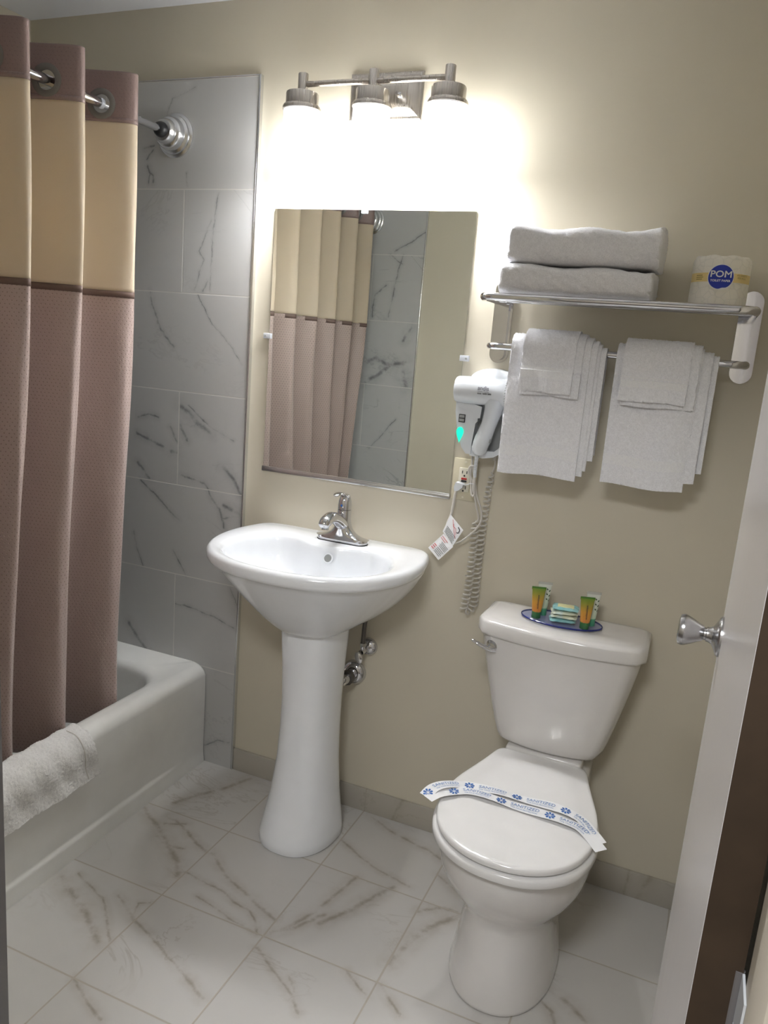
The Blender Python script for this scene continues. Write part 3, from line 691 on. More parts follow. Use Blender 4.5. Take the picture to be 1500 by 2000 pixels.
# ================================================================== TOWELS
def folded(name, x0, x1, y0, y1, z0, z1, label, group, seed, layers=4):
    """rolled fold faces the room, loose layers show at the right end"""
    mb = MB(); nx, na = 130, 110; rings = []
    for i in range(nx+1):
        u = i/nx; x = x0+(x1-x0)*u; ring = []
        e = min(1, u*26, (1-u)*60); e = sqrt(max(0, 1-(1-e)**2))*.5+.5 if e < 1 else 1
        hz = (z1-z0)/2*(.80+.2*e)*(1+.05*sin(u*5+seed)-.035*sin(u*13+seed*2)); cz = (z0+z1)/2+(hz-(z1-z0)/2)*1.0*0; hy = (y1-y0)/2*(.9+.1*e)
        for j in range(na):
            a = 2*pi*j/na; ca, sa = cos(a), sin(a); p = .42
            yy = (y0+y1)/2+hy*(abs(ca)**p)*(1 if ca > 0 else -1); zz = (abs(sa)**(p*1.15))*(1 if sa > 0 else -1)
            z = z0+(zz+1)*hz
            if zz < -.2: z = max(z, z0+.0005)
            if zz > 0: z += .003*sin(u*9+yy*30+seed)*zz
            f = .0012*(h2(i, j, seed)-.5)+.0010*sin(x*170+z*90+seed)*sin(y0*10+z*210)
            dx = 0
            if u > .93:
                lay = (z-z0)/(z1-z0)*layers; fr = lay-ifloor(lay); dx = -.006*exp(-((fr-.5)/.14)**2*0-((min(fr, 1-fr))/.13)**2)+.006*h2(ifloor(lay), seed)
                dx *= (u-.93)/.07
            ring.append((x+dx+f, yy+f, z+(f if zz > -.8 else 0)))
        rings.append(ring)
    mb.rings(rings)
    return obj(name, mb, M['terry'], origin=((x0+x1)/2, (y0+y1)/2, z0), sharp=70, label=label, cat='towel', group=group)
folded('bath_towel', .815, 1.166, -.205, -.018, 1.6165, 1.686, 'thick folded white bath towel lying on the chrome rack bars, under another towel', 'folded towels on the rack', 1)
folded('bath_towel', .828, 1.176, -.200, -.020, 1.687, 1.776, 'thick folded white bath towel on top of the stack on the rack', 'folded towels on the rack', 2)

def drape(bar_y, bar_z, r, front, back, x0, x1, th, skewx=0.0, seed=1, bow=.004, fuzz=.0012, nu=70, nv=110, vlo=0, vhi=1, flare=0.0):
    pts = [(bar_y+r, back)] + [(bar_y+r, bar_z-.02)] + [(bar_y+r*cos(a), bar_z+r*sin(a)) for a in [pi*q/6 for q in range(7)]] + [(bar_y-r-.001, bar_z-.05), (bar_y-r-.004, (bar_z+front)/2), (bar_y-r-.001, front)]
    f = profile(pts, 8)
    def fn(u, v):
        v = vlo+(vhi-vlo)*v
        y, z, ty, tz = f(v)
        x = x0+(x1-x0)*u + skewx*max(0, bar_z-z)
        if v < .4: pass
        dr_ = sm(bar_z-z, 0, .2)*(1 if y < bar_y else 0)
        y += dr_*(bow*sin(u*5.3+seed)-.003*sin(u*11+seed*1.7))
        if y < bar_y: y -= flare*sm(bar_z-z, .0, bar_z-front)**2
        z += .0025*sin(u*7+seed)*dr_
        n_ = Vector((0, tz, -ty)); n_ = n_ if n_.dot(Vector((0, y-bar_y, z-bar_z+.001))) >= 0 else -n_
        return (x, y, z), n_
    return fn, fuzz
def put_sheet(name, dr_, mat, parent, th, seed, nu=70, nv=130, label=None):
    fn, fz = dr_; return obj(name, sheet(fn, nu, nv, th, fuzz=fz, seed=seed), mat, parent, sharp=75, label=label)
BY, BZ_ = -.100, 1.491
def hand_towel(x, label, seed, spec, hem):
    t = thing('hand_towel', (x, BY, BZ_), label, 'towel', 'hand towels over the bar')
    for i, (x0, x1, fr, r) in enumerate(spec):
        put_sheet('cloth_layer', drape(BY, BZ_, r, fr, 1.24+.01*i, x0, x1, .006, 0, seed+i), M['terry'], t, .0066, seed+i)
    x0, x1, fr, r = spec[-1]
    fn, _ = drape(BY, BZ_, r, fr, 1.24+.01*(len(spec)-1), x0, x1, .006, 0, seed+len(spec)-1)
    for va, vb in hem:
        obj('woven_border', sheet(lambda u, v: ((lambda q, n_: (Vector(q)+Vector(n_)*.0033, n_))(*fn(.012+.976*u, va+(vb-va)*v))), 50, 4, .0012, fuzz=0), M['hem'], t, label='flat woven border band')
    return t
hand_towel(.95, 'white hand towel over the left part of the bar, beside the hair dryer', 1,
    [(.872, 1.080, 1.225, .0125), (.864, 1.067, 1.200, .0195), (.858, 1.060, 1.188, .0265), (.848, 1.046, 1.176, .0335)], [(.885, .925)])
hand_towel(1.21, 'white hand towel over the right part of the bar, nearest the open door', 5,
    [(1.125, 1.335, 1.232, .0125), (1.118, 1.322, 1.205, .0195), (1.106, 1.300, 1.180, .0265)], [(.885, .925)])
def washcloth(x, label, seed, spec):
    t = thing('washcloth', (x, BY-.02, BZ_+.03), label, 'washcloth', 'small cloths over the hand towels')
    for i, (x0, x1, fr, r) in enumerate(spec):
        put_sheet('cloth_layer', drape(BY, BZ_, r, fr, 1.40, x0, x1, .005, 0, seed+i, .002, flare=.006+.004*i), M['terry'], t, .0075, seed+i, 60, 80)
    x0, x1, fr, r = spec[-1]; fn, _ = drape(BY, BZ_, r, fr, 1.40, x0, x1, .005, 0, seed+len(spec)-1, .002, flare=.010)
    obj('woven_border', sheet(lambda u, v: ((lambda q, n_: (Vector(q)+Vector(n_)*.0040, n_))(*fn(.012+.976*u, .80+.10*v))), 40, 4, .0012, fuzz=0), M['hem'], t, label='flat woven border band')
washcloth(.95, 'small white washcloth folded over the left hand towel', 11, [(.886, 1.030, 1.380, .0405), (.882, 1.012, 1.388, .0465)])
washcloth(1.20, 'small white washcloth folded over the right hand towel', 15, [(1.130, 1.296, 1.376, .0335), (1.124, 1.276, 1.388, .0395)])

# ================================================================== TOILET ROLL
RC = (1.308, -.112, 1.6165); RR, RH = .061, .107
roll = thing('toilet_paper_roll', RC, 'wrapped toilet paper roll with a blue round print on the right end of the rack', 'toilet paper')
rings = []
prof = [(.016, .010), (.018, .001), (.03, .0), (.056, .0), (.060, .003), (.061, .010), (.061, .097), (.0595, .103), (.056, .1065), (.04, .1075), (.022, .105), (.016, .095), (.014, .08)]
for r_, h in prof:
    rings.append([(RC[0]+(r_+.0012*sin(j*.9+h*90)*(1 if r_ > .03 else 0))*cos(2*pi*j/96), RC[1]+(r_+.0012*sin(j*.9+h*90)*(1 if r_ > .03 else 0))*sin(2*pi*j/96), RC[2]+h+(.0015*sin(j*.5) if h > .1 else 0)) for j in range(96)])
obj('wrapper', MB().rings(rings), M['wrap'], roll)
def onroll(u, v, off=.0016):
    a = -pi/2+.02+u/RR; return (RC[0]+(RR+off)*cos(a), RC[1]+(RR+off)*sin(a), RC[2]+v)
def patch(u0, u1, v0, v1, off):
    n = 30; mb = MB(); mb.v = [onroll(u0+(u1-u0)*i/n, v, off) for v in (v0, v1) for i in range(n+1)]
    mb.f = [(i, i+1, n+2+i, n+1+i) for i in range(n)]; return mb
obj('print_band', patch(-.085, .085, .050, .069, .0012), M['band'], roll, label='yellow printed band')
def disc(cu, cv, r, off, cut=False):
    mb = MB(); n = 48; mb.v = [onroll(cu, cv, off)]
    for q in (.33, .66, 1.0):
        for i in range(n):
            a = 2*pi*i/n; rr = r*q
            if cut and q == 1.0: rr *= 1-.10*exp(-((a-4.95)/.22)**2)
            mb.v.append(onroll(cu+rr*cos(a), cv+rr*sin(a), off))
    mb.f = [(0, 1+i, 1+(i+1) % n) for i in range(n)]
    for k_ in range(2):
        for i in range(n): a = 1+k_*n+i; b = 1+k_*n+(i+1) % n; mb.f.append((a, b, b+n, a+n))
    return mb
obj('print_ring', disc(0, .060, .0275, .0017), M['paper'], roll)
em = obj('print_disc', disc(0, .060, .0258, .0021, True), M['pom'], roll, label='blue round print')
obj('lettering', merge(*[text_mb('POM', .0195, lambda u, v: onroll(u*1.08+du, .0655+v+dv, .0030), 0, .004) for du, dv in ((-.0004, 0), (.0004, 0), (0, .0004), (0, -.0003))]), M['paper'], em)
obj('lettering', text_mb('TOILET PAPER', .0064, lambda u, v: onroll(u, .0520+v, .0026), .00015, .004), M['paper'], em)
obj('lettering', text_mb('475 SHEETS\nPER ROLL', .0056, lambda u, v: onroll(u+.0475, .0625+v, .0018), 0, .004), M['bandink'], roll)
for i in range(3): obj('small_print', patch(-.057, -.040+.002*(i % 2), .0645-.0042*i-.0018, .0645-.0042*i, .0018), M['bandink'], roll)

# ================================================================== OUTLET
ox, oz = .724, 1.117
ot = thing('wall_outlet', (ox, 0, oz), 'almond wall outlet with red and black test buttons beside the mirror corner', 'outlet')
obj('face_plate', MB().box((ox-.036, -.006, oz-.060), (ox+.036, 0, oz+.060), .003), M['almond'], ot)
rc = obj('receptacle', MB().box((ox-.0168, -.0105, oz-.034), (ox+.0168, -.005, oz+.034), .0015), M['almond2'], ot)
for s_ in (1, -1):
    for dx in (-.0065, .0065): obj('slot', MB().box((ox+dx-.0011, -.0109, oz+s_*.0215-.0045+(.001 if s_ > 0 else 0)), (ox+dx+.0011, -.0095, oz+s_*.0215+.0045)), M['hole'], rc, smooth=False)
    obj('ground_hole', MB().lathe([(.0026, 0), (.0026, .0006)], (ox, -.0104, oz+s_*.0215-.0095), (0, -1, 0), 14), M['hole'], rc)
obj('reset_button', MB().box((ox-.008, -.0125, oz+.0008), (ox+.008, -.010, oz+.0060), .0006), M['red'], ot, label='red button')
obj('test_button', MB().box((ox-.008, -.0125, oz-.0060), (ox+.008, -.010, oz-.0008), .0006), M['black'], ot, label='black button')
for s_ in (1, -1): obj('screw', MB().lathe([(.0032, 0), (.0030, .0012), (.0005, .0016)], (ox, -.0058, oz+s_*.050), (0, -1, 0), 16), M['almond2'], ot)

# ================================================================== HAIR DRYER AND ITS HOLDER
hd = thing('dryer_holder', (.775, 0, 1.21), 'white wall holder with a teal night light below the hair dryer', 'holder')
pl = [(.697, 1.352), (.850, 1.352), (.853, 1.29), (.846, 1.235), (.826, 1.205), (.785, 1.194), (.745, 1.197), (.724, 1.216), (.708, 1.26), (.698, 1.31)]
obj('holder_base', MB().prism(pl, -.034, 0, 1, .006), M['whitepl'], hd)
obj('holder_cap', MB().lathe([(.064, 0), (.064, .010), (.060, .020), (.050, .027), (.03, .031), (.0005, .032)], (0, 0, 0), (0, -1, 0), 48).xf(Matrix.Translation((.782, -.0, 1.398)) @ Matrix.Diagonal((1.05, 1.6, .52, 1))), M['whitepl'], hd)
pn = [(.698, 1.349), (.762, 1.332), (.762, 1.290), (.757, 1.284), (.752, 1.230), (.752, 1.200), (.738, 1.200), (.724, 1.216), (.708, 1.262), (.698, 1.31)]
pp = obj('side_panel', MB().prism(pn, -.070, -.030, 1, .005), M['whitepl'], hd)
obj('panel_rib', MB().prism([(.700, 1.347), (.772, 1.330), (.770, 1.300), (.752, 1.296), (.742, 1.315), (.703, 1.325)], -.076, -.066, 1, .003), M['whitepl'], hd)
obj('grip_recess', MB().prism([(.753, 1.292), (.840, 1.300), (.838, 1.25), (.815, 1.212), (.754, 1.214)], -.040, -.030, 1, .003), M['greypl'], hd, label='grey grip recess')
obj('lower_lip', MB().prism([(.746, 1.222), (.770, 1.212), (.815, 1.214), (.842, 1.236), (.838, 1.214), (.815, 1.198), (.785, 1.192), (.748, 1.196)], -.066, -.030, 1, .005), M['whitepl'], hd)
obj('holder_wing', MB().prism([(.824, 1.336), (.852, 1.340), (.855, 1.300), (.846, 1.292), (.832, 1.300), (.824, 1.320)], -.070, -.030, 1, .004), M['whitepl'], hd)
sb = obj('switch_block', MB().box((.7095, -.0725, 1.283), (.7275, -.069, 1.305), .001), M['black'], hd, label='small dark display window')
for z in (1.2855, 1.2955): obj('switch_pane', MB().box((.7115, -.0732, z), (.7255, -.0722, z+.0075), .0005), M['greypl'], sb)
tear = []
for i in range(28):
    a = 2*pi*i/28; w_ = .0098*sin(a)*(1 if cos(a) > 0 else max(.0, 1-(-cos(a))**1.6)); tear.append((.7165+w_, 1.2575+.0125*cos(a) if cos(a) > 0 else 1.2575+.030*cos(a)))
obj('night_light', MB().prism(tear, -.0728, -.0695, 1, .0006), M['teal'], hd, label='glowing teal drop shaped light')

dy = thing('hair_dryer', (.775, -.075, 1.36), 'white corded hair dryer hanging in the wall holder left of the towels', 'hair dryer')
bx = [(.6955, .030), (.697, .034), (.702, .0360), (.73, .0375), (.78, .0370), (.815, .0385), (.828, .0380), (.842, .0365), (.850, .031), (.853, .022)]
rings = []
for x, r_ in bx:
    rings.append([(x, -.072+r_*cos(2*pi*j/40)*.92, 1.372+r_*sin(2*pi*j/40)*(.95 if sin(2*pi*j/40) > 0 else 1)) for j in range(40)])
body = obj('barrel', MB().rings(rings), M['whitepl'], dy)
obj('intake_grille', MB().rings([[(x, -.072+r_*cos(2*pi*j/40)*.92, 1.372+r_*sin(2*pi*j/40)*.97) for j in range(40)] for x, r_ in ((.8285, .0389), (.838, .0384), (.848, .0345), (.8565, .024))]), M['whitepl'], dy)
for i in range(9):
    for q in range(3):
        a = -.75+i*.19; x = .836+q*.0052
        rr_ = lerp([.828, .838, .848, .8565], [.0390, .0385, .0347, .025], x)+.0002
        obj('vent_slot', MB().tube([(x, -.072-rr_*cos(a)*.92, 1.372+rr_*sin(a)*.97), (x+.0028, -.072-rr_*cos(a+.06)*.92, 1.372+(rr_)*sin(a+.06)*.97)], .0010, 6), M['greypl'], dy)
hp = spline([(.806, -.075, 1.352), (.804, -.077, 1.325), (.799, -.079, 1.295), (.790, -.080, 1.262), (.781, -.078, 1.235), (.775, -.074, 1.213), (.773, -.072, 1.206)], 5)
hr = [lerp([0, .15, .4, .6, .8, .93, 1], [.032, .0255, .0215, .0240, .0225, .0170, .009], i/(len(hp)-1)) for i in range(len(hp))]
obj('handle', MB().tube(hp, hr, 26, .9), M['whitepl'], dy)
obj('slide_switch', MB().box((.8035, -.091, 1.238), (.8085, -.076, 1.268), .002).xf(Matrix.Translation((-.0005, 0, 0))), M['greypl'], dy)
for z in (1.263, 1.2565, 1.250): obj('switch_mark', MB().lathe([(.0010, 0), (.0010, .0006)], (.7925+(z-1.25)*.25, -.1003, z), (0, -1, 0), 8), M['ink'], dy)
obj('heat_mark', MB().box((.8095, -.0965, 1.3115), (.8150, -.0925, 1.3130)), M['ink'], dy, smooth=False)
def onbar(u, v):
    a = v/.0372+.10; return (.764+u, -.072-.0382*.92*cos(a)-.0006, 1.376+.0382*sin(a))
obj('lettering', text_mb('andis', .0150, lambda u, v: onbar(u, v+.0005), .0003, .004, 'LEFT'), M['greyink'], dy)
obj('lettering', text_mb('Quiet Turbo', .0060, lambda u, v: onbar(u, v-.0075), 0, .004, 'LEFT'), M['greyink'], dy)
obj('lettering', text_mb('ionic 1600/1800', .0058, lambda u, v: onbar(u, v-.0130), .0002, .004, 'LEFT'), M['ink'], dy)
# cord of the dryer: ribbed sleeve, straight run, then the coil that hangs down and returns to the holder
sl = spline([(.7725, -.071, 1.208), (.768, -.062, 1.185), (.765, -.05, 1.155), (.764, -.044, 1.135)], 16)
obj('strain_relief', MB().tube(sl, [.0052+.0009*(i % 2)-.0014*i/len(sl) for i in range(len(sl))], 12), M['whitepl'], dy, label='ribbed cord sleeve')
st_ = spline([(.764, -.044, 1.135), (.766, -.038, 1.09), (.775, -.034, 1.05), (.783, -.030, 1.02), (.780, -.028, 1.008)], 8)
obj('cord_run', MB().tube(st_, .0028, 10), M['cord'], dy)
ax_ = spline([(.772, -.024, 1.010), (.7745, -.024, .97), (.775, -.024, .90), (.774, -.024, .84), (.7725, -.024, .80), (.768, -.024, .762), (.768, -.024, .745), (.778, -.022, .742), (.7915, -.018, .760), (.7935, -.017, .80), (.7925, -.016, .85), (.7925, -.016, .92), (.7945, -.016, .99), (.7965, -.016, 1.05), (.799, -.016, 1.10), (.8045, -.018, 1.150)], 10)
def coil(axis, r, pitch, w):
    P = []; L = 0; nrm = Vector((0, 1, 0)); res = []
    tot = sum((b-a).length for a, b in zip(axis[:-1], axis[1:])); n = int(tot/pitch*14); acc = [0]
    for a, b in zip(axis[:-1], axis[1:]): acc.append(acc[-1]+(b-a).length)
    for i in range(n+1):
        s_ = tot*i/n; k_ = 0
        while k_ < len(acc)-2 and acc[k_+1] < s_: k_ += 1
        t = (s_-acc[k_])/max(1e-9, acc[k_+1]-acc[k_]); c = axis[k_].lerp(axis[k_+1], t)
        tg = (axis[min(k_+2, len(axis)-1)]-axis[max(0, k_-1)]).normalized(); nrm = (Vector((0, 1, 0))-tg*tg.y).normalized(); bn = tg.cross(nrm)
        a = 2*pi*i/14; res.append(c+(nrm*cos(a)+bn*sin(a))*r*lerp([0, .03, .55, .97, 1], [.2, 1, 1, .75, .2], i/n)*(1+.08*sin(i*.7)))
    return MB().tube(res, w, 7)
obj('coiled_cord', coil(ax_, .0100, .0140, .0025), M['cord'], dy, label='coiled cord hanging in a long loop')
obj('cord_tail', MB().tube(spline([(.8045, -.018, 1.150), (.810, -.022, 1.165), (.812, -.026, 1.185), (.810, -.03, 1.196)], 6), .0021, 8).lathe([(.0055, 0), (.0055, .013)], (.810, -.03, 1.186), (0, 0, 1), 14), M['cord'], dy)
# power cord of the holder with its plug, tied bundle and warning tag
pc = thing('power_cord', (.70, -.03, 1.10), 'white power cord plugged into the outlet, looped and carrying a paper warning tag', 'power cord')
obj('plug', MB().prism([(.708, 1.112), (.730, 1.108), (.728, 1.098), (.716, 1.088), (.706, 1.086), (.704, 1.098)], -.036, -.0125, 1, .003), M['whitepl'], pc)
obj('cable_tie', MB().tube(spline([(.728, -.030, 1.106), (.740, -.034, 1.109), (.753, -.038, 1.115)], 5), .0012, 6).tube([(.757+.0085*cos(a), -.037+.0072*sin(a), 1.115) for a in [2*pi*q/16 for q in range(17)]], .0011, 6), M['whitepl'], pc)
obj('cord_run', MB().tube(spline([(.7115, -.031, 1.092), (.709, -.033, 1.076), (.708, -.035, 1.051), (.705, -.036, 1.018), (.698, -.037, .995), (.694, -.037, .965), (.702, -.037, .943), (.716, -.036, .933)], 8), .0042, 12), M['cord'], pc)
obj('cord_run', MB().tube(spline([(.716, -.036, .933), (.738, -.036, .944), (.761, -.035, .965), (.781, -.035, .989), (.792, -.035, 1.013), (.791, -.035, 1.037), (.784, -.035, 1.058), (.773, -.035, 1.080), (.766, -.035, 1.109), (.757, -.035, 1.143), (.749, -.034, 1.170), (.746, -.030, 1.198)], 8), .0027, 10), M['cord'], pc)
obj('cord_bundle', MB().tube(spline([(.7585, -.033, 1.120), (.748, -.036, 1.135), (.742, -.037, 1.150), (.746, -.037, 1.162), (.756, -.037, 1.163), (.763, -.037, 1.150), (.763, -.038, 1.128), (.765, -.040, 1.100), (.766, -.040, 1.086), (.760, -.040, 1.082), (.755, -.038, 1.097), (.752, -.036, 1.118), (.748, -.034, 1.145), (.7475, -.028, 1.18), (.747, -.026, 1.200)], 8), .0027, 9).tube(spline([(.755, -.033, 1.110), (.746, -.032, 1.138), (.750, -.032, 1.156), (.758, -.033, 1.148), (.7585, -.036, 1.115), (.761, -.038, 1.092), (.764, -.034, 1.092)], 8), .0027, 9), M['cord'], pc)
def quad_mb(c, th=.0005):
    a, b, d, e = [Vector(q) for q in c]; n_ = (b-a).cross(e-a).normalized()*th
    return MB().add([a, b, d, e, a+n_, b+n_, d+n_, e+n_], [(0, 1, 2, 3), (7, 6, 5, 4), (0, 4, 5, 1), (1, 5, 6, 2), (2, 6, 7, 3), (3, 7, 4, 0)])
tg_ = [(.705, -.042, 1.019), (.750, -.056, .984), (.723, -.056, .932), (.687, -.045, .968)]
tl_ = [(.691, -.046, .962), (.726, -.057, .932), (.689, -.064, .888), (.653, -.058, .917)]
for qd, nm in ((tg_, 1), (tl_, 2)):
    t_ = obj('warning_tag', quad_mb(qd), M['paper'], pc, label='white paper tag with fine print')
    a, b, d, e = [Vector(q) for q in qd]; n_ = (b-a).cross(e-a).normalized(); n_ = n_ if n_.y < 0 else -n_
    def Q(u, v): return a.lerp(b, u).lerp(e.lerp(d, u), v)+n_*.0012
    def strip(u0, v0, u1, v1, w_, m_, name='fine_print'):
        p, q = Q(u0, v0), Q(u1, v1); s_ = (q-p).cross(n_).normalized()*w_
        obj(name, MB().add([p-s_, q-s_, q+s_, p+s_], [(0, 1, 2, 3)]), m_, t_, smooth=False)
    if nm == 1:
        for k_, (v0, l_) in enumerate(((.28, .60), (.34, .9), (.46, .75), (.52, .93), (.58, .9), (.64, .86))): pass
        for i in range(5): strip(.12+.045*i*0, .56+.075*i, .90-.05*(i % 2), .60+.075*i, .00065, M['ink'])
        for s0, s1 in (((.25, .06), (.45, .30)), ((.45, .30), (.62, .26)), ((.62, .26), (.80, .46)), ((.40, .18), (.62, .44)), ((.62, .44), (.90, .62))): strip(*s0, *s1, .0007, M['redink'], 'tag_drawing')
        for s0, s1 in (((.70, .10), (.86, .14)), ((.86, .14), (.88, .30)), ((.88, .30), (.78, .36))): strip(*s0, *s1, .0014, M['ink'], 'tag_drawing')
    else:
        for i in range(2): strip(.05, .10+.10*i, .60-.1*i, .10+.10*i, .0008, M['redink'])
        for i in range(4): strip(.30+.05*(i % 2), .30+.07*i, .92, .30+.07*i, .0006, M['ink'])
        for i in range(3): strip(.05, .62+.10*i, .28, .62+.10*i, .0012, M['redink'])
        for i in range(4): strip(.36, .62+.08*i, .92-.06*(i % 2), .62+.08*i, .0006, M['ink'])

# ================================================================== PEDESTAL SINK
SCX, SCY, SZT = .370, -.215, .897
half = [(0, -.478), (.05, -.476), (.105, -.467), (.155, -.449), (.20, -.423), (.235, -.392), (.265, -.352), (.290, -.300), (.304, -.245), (.309, -.185), (.304, -.125), (.294, -.075), (.281, -.030), (.262, -.009), (.22, -.004), (.15, -.003), (.07, -.003), (0, -.003)]
def outline(pts, n, cx, cy):
    """closed, sampled by angle about (cx, cy)"""
    full = [(SCX+a, b) for a, b in pts]+[(SCX-a, b) for a, b in reversed(pts[1:-1])]
    out = []
    for j in range(n):
        a = -pi/2+2*pi*j/n; d = Vector((cos(a), sin(a))); best = None
        for i in range(len(full)):
            p = Vector(full[i])-Vector((cx, cy)); q = Vector(full[(i+1) % len(full)])-Vector((cx, cy)); e = q-p
            den = d.x*(-e.y)+e.x*d.y
            if abs(den) < 1e-9: continue
            t = (p.x*(-e.y)+e.x*p.y)/den; s_ = (d.x*p.y-d.y*p.x)/den
            if t > 0 and -1e-6 <= s_ <= 1+1e-6 and (best is None or t < best): best = t
        out.append((cx+d.x*best, cy+d.y*best))
    return out
def smooth2(pts, k=2):
    n = len(pts)
    for _ in range(k): pts = [((pts[i-1][0]+2*pts[i][0]+pts[(i+1) % n][0])/4, (pts[i-1][1]+2*pts[i][1]+pts[(i+1) % n][1])/4) for i in range(n)]
    return pts
NS = 160
OUT = smooth2(outline(half, NS, SCX, -.24), 2)
inner_half = [(0, -.447), (.06, -.444), (.12, -.430), (.17, -.404), (.212, -.365), (.240, -.315), (.250, -.265), (.243, -.215), (.222, -.165), (.19, -.128), (.155, -.112), (.12, -.117), (.085, -.135), (.05, -.152), (0, -.158)]
INN = smooth2(outline(inner_half, NS, SCX, -.27), 3)
sk = thing('pedestal_sink', (SCX, -.2, 0), 'white porcelain pedestal sink below the mirror', 'sink')
def scl(pts, s_, c, z, dz=None): return [(c[0]+(x-c[0])*s_, c[1]+(y-c[1])*s_, z+(dz(x, y) if dz else 0)) for x, y in pts]
rings = []
def foot(cx, cy, hx, hy, z, p=.85): return [(cx+hx*abs(cos(a))**p*(1 if cos(a) > 0 else -1), cy+hy*abs(sin(a))**p*(1 if sin(a) > 0 else -1), z) for a in [-pi/2+2*pi*j/NS for j in range(NS)]]
def blend(A_, B_, t, z): return [(a[0]*(1-t)+b[0]*t, a[1]*(1-t)+b[1]*t, z) for a, b in zip(A_, B_)]
FT = foot(SCX+.002, -.185, .108, .122, 0)
O0 = scl(OUT, 1, (SCX, -.2), 0)
def clampback(r): return [(x, min(y, -.003), z) for x, y, z in r]
for z, t in [(.668, 1.03), (.671, 1.0)]+[(.672+.181*q/16, 1-.90*(q/16)**.86) for q in range(1, 17)]:
    rings.append(clampback([(a[0]*(1-q)+b[0]*q, a[1]*(1-q)+b[1]*q, z) for a, b in zip(O0, FT) for q in [t-.75*max(0, t*(1-t))*sm(a[1], -.33, -.08)*.9]]))
for z, s_ in ((.859, .965), (.863, .985), (.870, .998), (.878, 1.002), (.886, .998), (.892, .986), (.8955, .970), (.897, .955)): rings.append(clampback(scl(OUT, s_, (SCX, -.23), z)))
lipo = scl(OUT, .955, (SCX, -.23), .897); lipi = scl(INN, 1, (0, 0), .897)
rings.append(clampback(blend(lipo, lipi, .5, .8955)))
cI = (SCX, -.28)
for z, s_ in ((.8945, 1.03), (.892, 1.0), (.886, .975), (.876, .957), (.86, .94), (.83, .90), (.80, .82), (.775, .68), (.762, .5), (.757, .25), (.755, .10)): rings.append(scl(INN, s_, cI, z))
bs = MB().rings(rings)
obj('basin', bs, M['porc'], sk, sharp=80)
def egg(cx, cy, hx, yf, yb, z, n=64, p=1.0):
    out = []
    for j in range(n):
        a = 2*pi*j/n; s_, c_ = sin(a), cos(a)
        x = cx+hx*(abs(s_)**p)*(1 if s_ > 0 else -1); y = cy+((cy-yf) if c_ < 0 else (yb-cy))*(abs(c_)**p)*(1 if c_ > 0 else -1)
        out.append((x, y, z))
    return out
pr_ = []
for z, hx, yf, yb in ((0, .115, -.331, -.10), (.006, .119, -.336, -.09), (.03, .118, -.334, -.09), (.08, .110, -.314, -.09), (.15, .099, -.292, -.09), (.25, .089, -.276, -.09), (.35, .085, -.270, -.09), (.45, .0845, -.270, -.09), (.55, .088, -.276, -.09), (.63, .0925, -.284, -.09), (.674, .095, -.288, -.09)):
    pr_.append(egg(SCX+.004, -.17, hx, yf, yb, z, 72, .86))
obj('pedestal', MB().rings(pr_), M['porc'], sk, sharp=80)
obj('overflow_ring', MB().lathe([(.0125, -.002), (.0150, -.001), (.0150, .0015), (.0125, .003), (.0105, .001), (.0105, -.002)], (SCX+.027, -.1775, .866), (0, -.93, .36), 28, False), M['porc'], sk)
obj('overflow_hole', MB().lathe([(.0108, 0), (.0108, .0008)], (SCX+.027, -.1785, .866), (0, -.93, .36), 28), M['greypl'], sk, label='grey overflow opening')
obj('drain', MB().lathe([(.030, 0), (.030, .003), (.022, .004), (.018, .001), (.0005, .001)], (SCX, -.28, .7545), (0, 0, 1), 32), M['chrome'], sk)

# ================================================================== FAUCET
FX, FY, FZ = .392, -.078, .8950
fc = thing('faucet', (FX, FY, FZ), 'chrome single lever faucet on the sink deck', 'faucet')
def stad(hx, hy, z, n=64): return [(FX+(hx-hy)*(1 if cos(a) > 0 else -1)*min(1, abs(cos(a))*3)+hy*cos(a), FY+hy*sin(a), z) for a in [2*pi*j/n for j in range(n)]]
obj('base_gasket', MB().rings([stad(.080, .0275, FZ-.001), stad(.080, .0275, FZ+.0025)]), M['black'], fc)
bp_ = [stad(.0785, .0265, FZ+.0025), stad(.0790, .0270, FZ+.006), stad(.0775, .0255, FZ+.011)]
for t in [q/12 for q in range(1, 13)]:
    # base sweeps up into the tower
    hx = .0775*(1-t)**2.6*.98+.019+.004*(1-t); z = FZ+.011+.062*t**1.9+.004*t
    bp_.append(stad(max(hx, .0195), .0255-.0045*t, z))
obj('body', MB().rings(bp_), M['chrome'], fc, sharp=60)
spn = spline([(FX, FY+.004, FZ+.036), (FX, FY-.024, FZ+.054), (FX, FY-.052, FZ+.068), (FX, FY-.082, FZ+.075), (FX, FY-.108, FZ+.069), (FX, FY-.120, FZ+.057)], 7)
obj('spout', MB().tube(spn, [lerp([0, .25, .5, .8, .95, 1], [.020, .0195, .0185, .0175, .0150, .0085], i/(len(spn)-1)) for i in range(len(spn))], 26, .8), M['chrome'], fc, sharp=70)
obj('aerator', MB().lathe([(.0105, 0), (.0105, .012), (.008, .012)], (FX, FY-.106, FZ+.062), (0, -.12, -1), 24), M['satin'], fc)
obj('tower', MB().lathe([(.0205, .052), (.0200, .082), (.0195, .0835)], (FX, FY, FZ), (0, 0, 1), 36), M['chrome'], fc)
